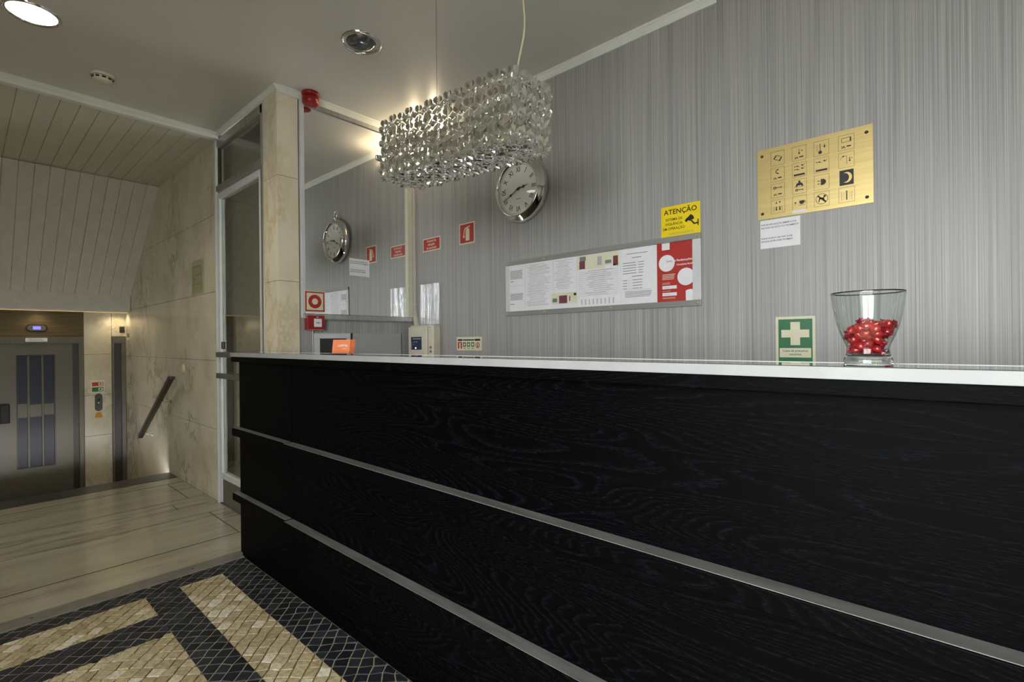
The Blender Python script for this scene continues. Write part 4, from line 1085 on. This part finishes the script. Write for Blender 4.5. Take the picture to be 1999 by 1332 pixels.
# ================================================================== ON THE LEDGE
# card holder
bpy.context.view_layer.update()
ch = thing('card_holder', 'clear acrylic card holder on the counter ledge', 'card holder', mw=Matrix.Translation((-1.957, 1.103, LED)) @ Matrix.Rotation(R(16), 4, 'Z'))
cb = MB().box(-.062, .062, -.020, .030, 0, .003).box(-.062, -.060, -.020, .030, .003, .030).box(.060, .062, -.020, .030, .003, .030)
cb.add([(-.06, -.020, .003), (.06, -.020, .003), (.06, -.018, .003), (-.06, -.018, .003), (-.06, -.022, .014), (.06, -.022, .014), (.06, -.020, .014), (-.06, -.020, .014)],
       [(0, 1, 5, 4), (1, 2, 6, 5), (2, 3, 7, 6), (3, 0, 4, 7), (4, 5, 6, 7), (3, 2, 1, 0)])
cb.box(-.062, .062, .027, .029, .003, .075)
cb.build('tray', M_CLEAR, ch)
for k in range(6):
    yv = -.010 + k * .0042
    c = thing('business_card', 'orange business card with white lettering at the front of the acrylic holder' if k == 0 else 'orange business card stacked behind the front one in the acrylic holder', 'business card',
              mw=ch.matrix_world @ Matrix.Translation((-.006 + k * .0015, yv, .0035)) @ Matrix.Rotation(R(-8), 4, 'X') @ Matrix(((1, 0, 0, 0), (0, 0, -1, 0), (0, 1, 0, 0), (0, 0, 0, 1))), group='orange business cards')
    MB().box(-.050, .050, 0, .060, 0, .0012).build('card', M_ORANGE, c)
    if k == 0:
        text('CAPITAL', .0145, .010, .033, .0013, M_WHITE, c, bold=.012)
        MB().rect(.008, .034, .0195, .0215, .0013, .0015).build('small_print', M_SAND, c)

# glass bowl
BOWX, BOWY = -.107, 1.090
bw = thing('glass_bowl', 'flared clear glass bowl half full of red sweets on the ledge', 'bowl', (BOWX, BOWY, LED))
kk = .00073
def bz(yz): return (1250 - yz) / 1120 * .131
outer = [(.0, .0), (50 * kk, .0), (50.8 * kk, bz(1220)), (50 * kk, bz(1160)), (45.5 * kk, bz(1085)), (43.2 * kk, bz(1010)), (45 * kk, bz(950)), (55 * kk, bz(800)), (65 * kk, bz(600)), (71.3 * kk, bz(400)), (75 * kk, bz(230)), (76.8 * kk, bz(125))]
inner = [(75.8 * kk, bz(124)), (73.8 * kk, bz(230)), (69.9 * kk, bz(400)), (63.4 * kk, bz(600)), (52.6 * kk, bz(800)), (42.2 * kk, bz(950)), (40 * kk, bz(1030)), (39.5 * kk, bz(1080)), (34 * kk, bz(1120)), (0, bz(1128))]
def smooth_prof(p, n=3):
    out = []
    for i in range(len(p) - 1):
        p0, p1, p2, p3 = p[max(i - 1, 0)], p[i], p[i + 1], p[min(i + 2, len(p) - 1)]
        for k in range(n):
            t_ = k / n
            out.append(tuple(max(0, 0.5 * (2 * p1[d] + (-p0[d] + p2[d]) * t_ + (2 * p0[d] - 5 * p1[d] + 4 * p2[d] - p3[d]) * t_ ** 2 + (-p0[d] + 3 * p1[d] - 3 * p2[d] + p3[d]) * t_ ** 3)) for d in range(2)))
    out.append(p[-1]); return out
MB().lathe(smooth_prof(outer[2:])[0:] and ([(0, 0), (50 * kk, 0)] + smooth_prof(outer[2:]) + smooth_prof(inner)), 56).build('vessel', M_GLASS, bw)
# sweets: random packing inside the bowl
def inner_r(zv):
    P_ = sorted([(q[1], q[0]) for q in inner])
    for (z0, r0), (z1, r1) in zip(P_[:-1], P_[1:]):
        if z0 <= zv <= z1 and z1 > z0: return r0 + (r1 - r0) * (zv - z0) / (z1 - z0)
    return 0
rcand = random.Random(4); placed = []
body = MB().sphere((0, 0, 0), .0092, 14, 10, (1.12, .92, .80)).mesh('sweet', M_CANDY)
def twist_mesh(s_):
    v = []; f = []
    nfan = 9
    for k in range(nfan):
        a = 2 * math.pi * k / nfan
        v.append((s_ * .0085, .0022 * math.cos(a), .0022 * math.sin(a)))
        rr = .0072 if k % 2 else .0046
        v.append((s_ * (.0165 if k % 2 else .0145), rr * math.cos(a), rr * .7 * math.sin(a)))
    for k in range(nfan): a, b = 2 * k, 2 * ((k + 1) % nfan); f.append((a, a + 1, b + 1, b))
    return MB().add(v, f).mesh('wrapper_end', M_WRAP)
tw_m = [twist_mesh(1), twist_mesh(-1)]
zfloor = bz(1128); tries = 0
while len(placed) < 72 and tries < 60000:
    tries += 1
    zv = zfloor + .008 + rcand.random() ** 0.9 * .052
    rm = inner_r(zv) - .0105
    if rm <= 0: continue
    rr = rm * math.sqrt(rcand.random()); aa = rcand.uniform(0, 6.283)
    if zv > zfloor + .049 and not (rr * math.cos(aa) > -0.01): continue
    p = Vector((rr * math.cos(aa), rr * math.sin(aa), zv))
    if all((p - q).length > .0121 for q in placed): placed.append(p)
for p in placed:
    rot = Matrix.Rotation(rcand.uniform(0, 6.28), 4, 'Z') @ Matrix.Rotation(rcand.uniform(-.6, .6), 4, 'Y') @ Matrix.Rotation(rcand.uniform(0, 6.28), 4, 'X')
    o = bpy.data.objects.new('wrapped_sweet', body); COL.objects.link(o)
    o.matrix_world = Matrix.Translation(Vector((BOWX, BOWY, LED)) + p) @ rot @ Matrix.Scale(.92, 4)
    tag(o, 'red wrapped sweet heaped in the clear glass bowl', 'sweet', 'red wrapped sweets in the glass bowl')
    for m in tw_m:
        e = bpy.data.objects.new('wrapper_end', m); COL.objects.link(e); e.parent = o

# ================================================================== LOBBY THINGS
# handrail
hr = thing('handrail', 'dark flat metal handrail descending the marble wall', 'handrail', (-5.6, 1.215, 0.6))
d0, d1 = Vector((-5.05, 1.212, .925)), Vector((-6.165, 1.212, .285))
dd = (d1 - d0).normalized(); up = Vector((-dd.z, 0, dd.x)); up = up if up.z > 0 else -up
hb = MB(); V = []
for p in (d0, d1):
    for yy in (-.018, .018):
        for w_ in (-.045, .0): V.append(tuple(p + up * w_ + Vector((0, yy, 0))))
hb.add(V, [(0, 1, 3, 2), (4, 6, 7, 5), (0, 4, 5, 1), (2, 3, 7, 6), (0, 2, 6, 4), (1, 5, 7, 3)])
part(hr, 'flat_bar', hb, M_STEELD, 0.003)
part(hr, 'end_return', MB().box(-5.07, -4.985, 1.195, 1.230, .895, .922), M_STEELD, 0.003)
for f_ in (.33, .93):
    p = d0 + (d1 - d0) * f_ - up * .03
    bk_ = part(hr, 'bracket', MB().tube([p, (p.x + .02, YD - .002, p.z - .02)], .006), M_CHROME)
    bpy.context.view_layer.update()
    sub(bk_, 'wall_plate', MB().tube([(p.x + .02, YD - .006, p.z - .02), (p.x + .02, YD - .0005, p.z - .02)], .022, 16), M_CHROME)
t = thing('wall_cover_plate', 'round cream cover plate on the marble wall above the handrail', 'cover plate', mw=frame_back(-5.004, .985, YD))
MB().lathe([(0, .010), (.030, .009), (.042, .004), (.044, .0005)], 24).build('cover', M_CREAM, t)
# exit route sign
M_SAGE = noisy('sage_green_print', (176, 172, 138), (184, 180, 146), 20, rough=0.5)
M_SAGE2 = noisy('deep_sage_print', (160, 162, 120), (168, 170, 128), 20, rough=0.5)
t, w, h, z = sign('escape_route_sign', 'pale green framed escape route plan on the marble wall by the door', 'sign', -4.730, -4.425, 1.612, 1.888, M_SAGE, lobby=True, thick=.004)
pr(t, MB().rect(-w / 2 + .012, w / 2 - .055, .010, h - .045, z, z + .0004), M_SAGE2, 'green_field')
b = MB().rect(-w / 2 + .02, w / 2 - .07, h - .055, h - .047, z + .0004, z + .0008).rect(-w / 2 + .02, w / 2 - .06, .150, .156, z + .0004, z + .0008).rect(-w / 2 + .02, w / 2 - .07, .075, .081, z + .0004, z + .0008).rect(w / 2 - .055, w / 2 - .050, .02, .2, z + .0004, z + .0008)
b.rect(-w / 2 + .05, -w / 2 + .085, .12, .14, z + .0004, z + .0008).rect(-w / 2 + .05, -w / 2 + .058, .085, .12, z + .0004, z + .0008)
pr(t, b, M_GREY, 'plan_lines')
t, w, h, z = sign('small_exit_sign', 'tiny green sign on the marble wall near the lift corner', 'sign', -7.165, -7.045, 1.255, 1.345, M_CREAMP, lobby=True)
pr(t, MB().rect(-w / 2 + .01, w / 2 - .01, .03, h - .008, z, z + .0004), M_GREEN, 'green_field')

# lift door
ld_ = thing('door_2', 'brushed steel lift door with three pane window', None, (XE, 0.52, -.75), kind='structure')
part(ld_, 'frame_head', MB().box(XE - .05, XE + .012, .127, .920, 1.222, 1.300), M_STEEL, 0.004)
part(ld_, 'frame_jamb', MB().box(XE - .05, XE + .012, .876, .920, -.75, 1.2215), M_STEEL, 0.004)
part(ld_, 'frame_jamb', MB().box(XE - .05, XE + .012, .127, .165, -.75, 1.2215), M_STEEL, 0.004)
part(ld_, 'reveal', MB().box(XE - .06, XE - .012, .826, .876, -.75, 1.2215), M_STEELD)
W0, W1, V0, V1 = .394, .674, -.085, 1.093
leaf = part(ld_, 'door_leaf', MB().box(XE - .035, XE, .165, W0, -.745, 1.220).box(XE - .035, XE, W1, .826, -.745, 1.220).box(XE - .035, XE, W0, W1, V1, 1.220).box(XE - .035, XE, W0, W1, -.745, V0), M_STEEL)
bpy.context.view_layer.update()
for a, b in ((W0, .467), (.484, .576), (.594, W1)):
    sub(leaf, 'pane', MB().box(XE - .016, XE - .012, a + .001, b - .001, V0, V1), M_CABGLASS)
for a in (.467, .576): sub(leaf, 'mullion', MB().box(XE - .018, XE - .002, a, a + .017, V0, V1), M_STEEL, 0.002)
sub(leaf, 'window_bead', MB().box(XE, XE + .004, W0 - .010, W1 + .010, V1, V1 + .010).box(XE, XE + .004, W0 - .010, W1 + .010, V0 - .010, V0).box(XE, XE + .004, W0 - .010, W0, V0, V1).box(XE, XE + .004, W1, W1 + .010, V0, V1), M_STEELD)
sub(leaf, 'reflection_band', MB().box(XE - .0119, XE - .0110, W0 + .002, .466, .445, .590).box(XE - .0119, XE - .0110, .485, .575, .445, .575).box(XE - .0119, XE - .0110, .595, W1 - .002, .455, .575), M_STEEL)  # pale strips on the panes imitate a reflected band of light
sub(leaf, 'handle', MB().box(XE, XE + .050, .262, .335, .405, .600), M_BLK, 0.008)
t, w, h, z = sign('lift_rating_plate', 'white rating plate on the lift door frame', 'plate', .455, .624, 1.243, 1.283, M_WHITE, lift=True, y=XE + .012)
b = MB(); BARS(b, -.06, .06, [.026, .014], .004, z, .15, rb); pr(t, b, M_GREY, 'text_lines')
t = thing('lift_floor_display', 'oval floor indicator with glowing blue screen above the lift door', 'display', mw=frame_side(.543, 1.349, XE + .004))
def pill(w, h, z0, z1, n=10):
    r = h / 2; pts = [(w / 2 - r + r * math.cos(R(-90 + 180 * k / n)), r + r * math.sin(R(-90 + 180 * k / n))) for k in range(n + 1)]
    pts += [(-w / 2 + r + r * math.cos(R(90 + 180 * k / n)), r + r * math.sin(R(90 + 180 * k / n))) for k in range(n + 1)]
    return MB().prism(pts, z0, z1)
pill(.166, .080, 0, .008).build('bezel', M_BLK, t, 0.002)
o = pill(.146, .060, .0082, .011).build('faceplate', M_STEEL, t); o.location = (0, .010, 0)
MB().box(-.030, .030, .024, .056, .0112, .0125).build('screen', M_LCD, t)
# call button
t = thing('lift_call_button', 'oval steel lift call button plate on the marble pier', 'call button', mw=frame_side(1.045, .447, XE))
q = MB(); r = .033
q.prism([(r * math.cos(R(180 + 18 * k)), .034 + r * math.sin(R(180 + 18 * k))) for k in range(11)] + [(r * math.cos(R(18 * k)), .166 + r * math.sin(R(18 * k))) for k in range(11)], .0005, .012)
q.build('plate', M_STEELD, t, 0.003)
MB().lathe([(0, .016), (.010, .0155), (.013, .0122)], 16, 0, .132).build('button', M_BLK, t)
MB().lathe([(0, .0142), (.008, .014), (.009, .0122)], 12, 0, .095).build('key_switch', M_CHROME, t)
t, w, h, z = sign('lift_fire_notice', 'small red and green notice above the lift call button', 'notice', .980, 1.098, .655, .800, M_CREAMP, lift=True)
pr(t, MB().rect(-.050, .050, .078, .122, z, z + .0004), M_RED, 'red_field'); pr(t, MB().rect(-.050, .050, .014, .064, z, z + .0004), M_GREEN, 'green_field')
pr(t, MB().rect(.006, .044, .084, .116, z + .0004, z + .0008).rect(.006, .044, .022, .056, z + .0004, z + .0008), M_CREAMP, 'pale_symbols')
b = MB().rect(.018, .032, .092, .108, z + .0008, z + .001); pr(t, b, M_RED, 'red_symbol'); b = MB().prism([(.012, .03), (.03, .03), (.036, .05), (.018, .046)], z + .0008, z + .001); pr(t, b, M_GREEN, 'running_figure')
t = thing('warning_sticker', 'small orange triangular sticker under the lift call button', 'sticker', mw=frame_side(1.045, .372, XE))
MB().prism([(-.034, .01), (-.028, 0), (.028, 0), (.034, .01), (.022, .052), (.012, .062), (-.012, .062), (-.022, .052)], .0004, .0016).build('face', M_ORANGED, t)
# narrow service door at the corner
sd = thing('door_3', 'narrow steel service door beside the lift corner', None, (XE, 1.23, -.75), kind='structure')
part(sd, 'frame_head', MB().box(XE - .03, XE + .012, 1.168, YD, 1.216, 1.300), M_STEEL, 0.004)
part(sd, 'frame_jamb', MB().box(XE - .03, XE + .012, 1.168, 1.190, -.75, 1.2155), M_STEEL, 0.004)
part(sd, 'frame_jamb', MB().box(XE - .03, XE + .010, 1.255, YD, -.75, 1.2155), M_STEEL, 0.004)
part(sd, 'door_leaf', MB().box(XE - .03, XE - .018, 1.190, 1.255, -.75, 1.2155), M_STEELD)
t = thing('wall_vent', 'small dark vent grille above the service door', 'vent', mw=frame_side(1.262, 1.342, XE + .002))
MB().box(-.022, .026, 0, .072, .0005, .006).build('grille', M_DGREY, t, 0.001)
for k in range(5): MB().box(-.020, .024, .008 + k * .013, .012 + k * .013, .0062, .008).build('slat', M_STEELD, t)

t = thing('led_strip', 'thin warm light strip along the bottom edge of the white beam', 'light strip', (-6.99, 0, 1.57))
part(t, 'housing', MB().box(-7.012, -6.968, WIN_Y, YD - .03, 1.5665, 1.5718), M_ALU)
part(t, 'diffuser', MB().box(-7.006, -6.964, WIN_Y, YD - .03, 1.5615, 1.5662), M_STRIP)
# warm recessed spots in the low soffit in front of the lift
for k, yy in enumerate((1.205, 0.55, -0.1, -0.75)):
    t = thing('soffit_spotlight', ('warm recessed spotlight in the soffit nearest the marble wall', 'warm recessed spotlight in the soffit over the lift door', 'warm recessed spotlight in the soffit left of the lift', 'warm recessed spotlight at the far end of the soffit')[k], 'spotlight', (-7.13, yy, 1.612), group='soffit spotlights')
    MB().lathe([(.022, -.001), (.028, -.005), (.036, -.004), (.038, 0)], 20).build('trim_ring', M_CHROME, t)
    MB().lathe([(0, -.003), (.022, -.0015)], 16).build('lamp_face', M_LAMPON, t)
    l_ = bpy.data.lights.new('soffit_lamp', 'SPOT'); l_.energy = (4.0, 2.2, 2.2, 2.2)[k]; l_.color = (1, .80, .52); l_.spot_size = R(130); l_.spot_blend = .7; l_.shadow_soft_size = .02
    lo = bpy.data.objects.new('soffit_lamp', l_); COL.objects.link(lo); lo.parent = t; lo.location = (0, 0, -.012)

for o in bpy.data.objects:
    if o.type == 'MESH' and o.parent and o.name.split('.')[0] in ('text_lines', 'table_lines', 'field_text', 'small_print', 'black_bars', 'red_pictograms', 'green_pictograms', 'pale_symbols', 'photo_detail', 'plan_lines', 'key_row', 'press_mark', 'minute_track', 'print', 'white_shapes'):
        o['kind'] = 'stuff'
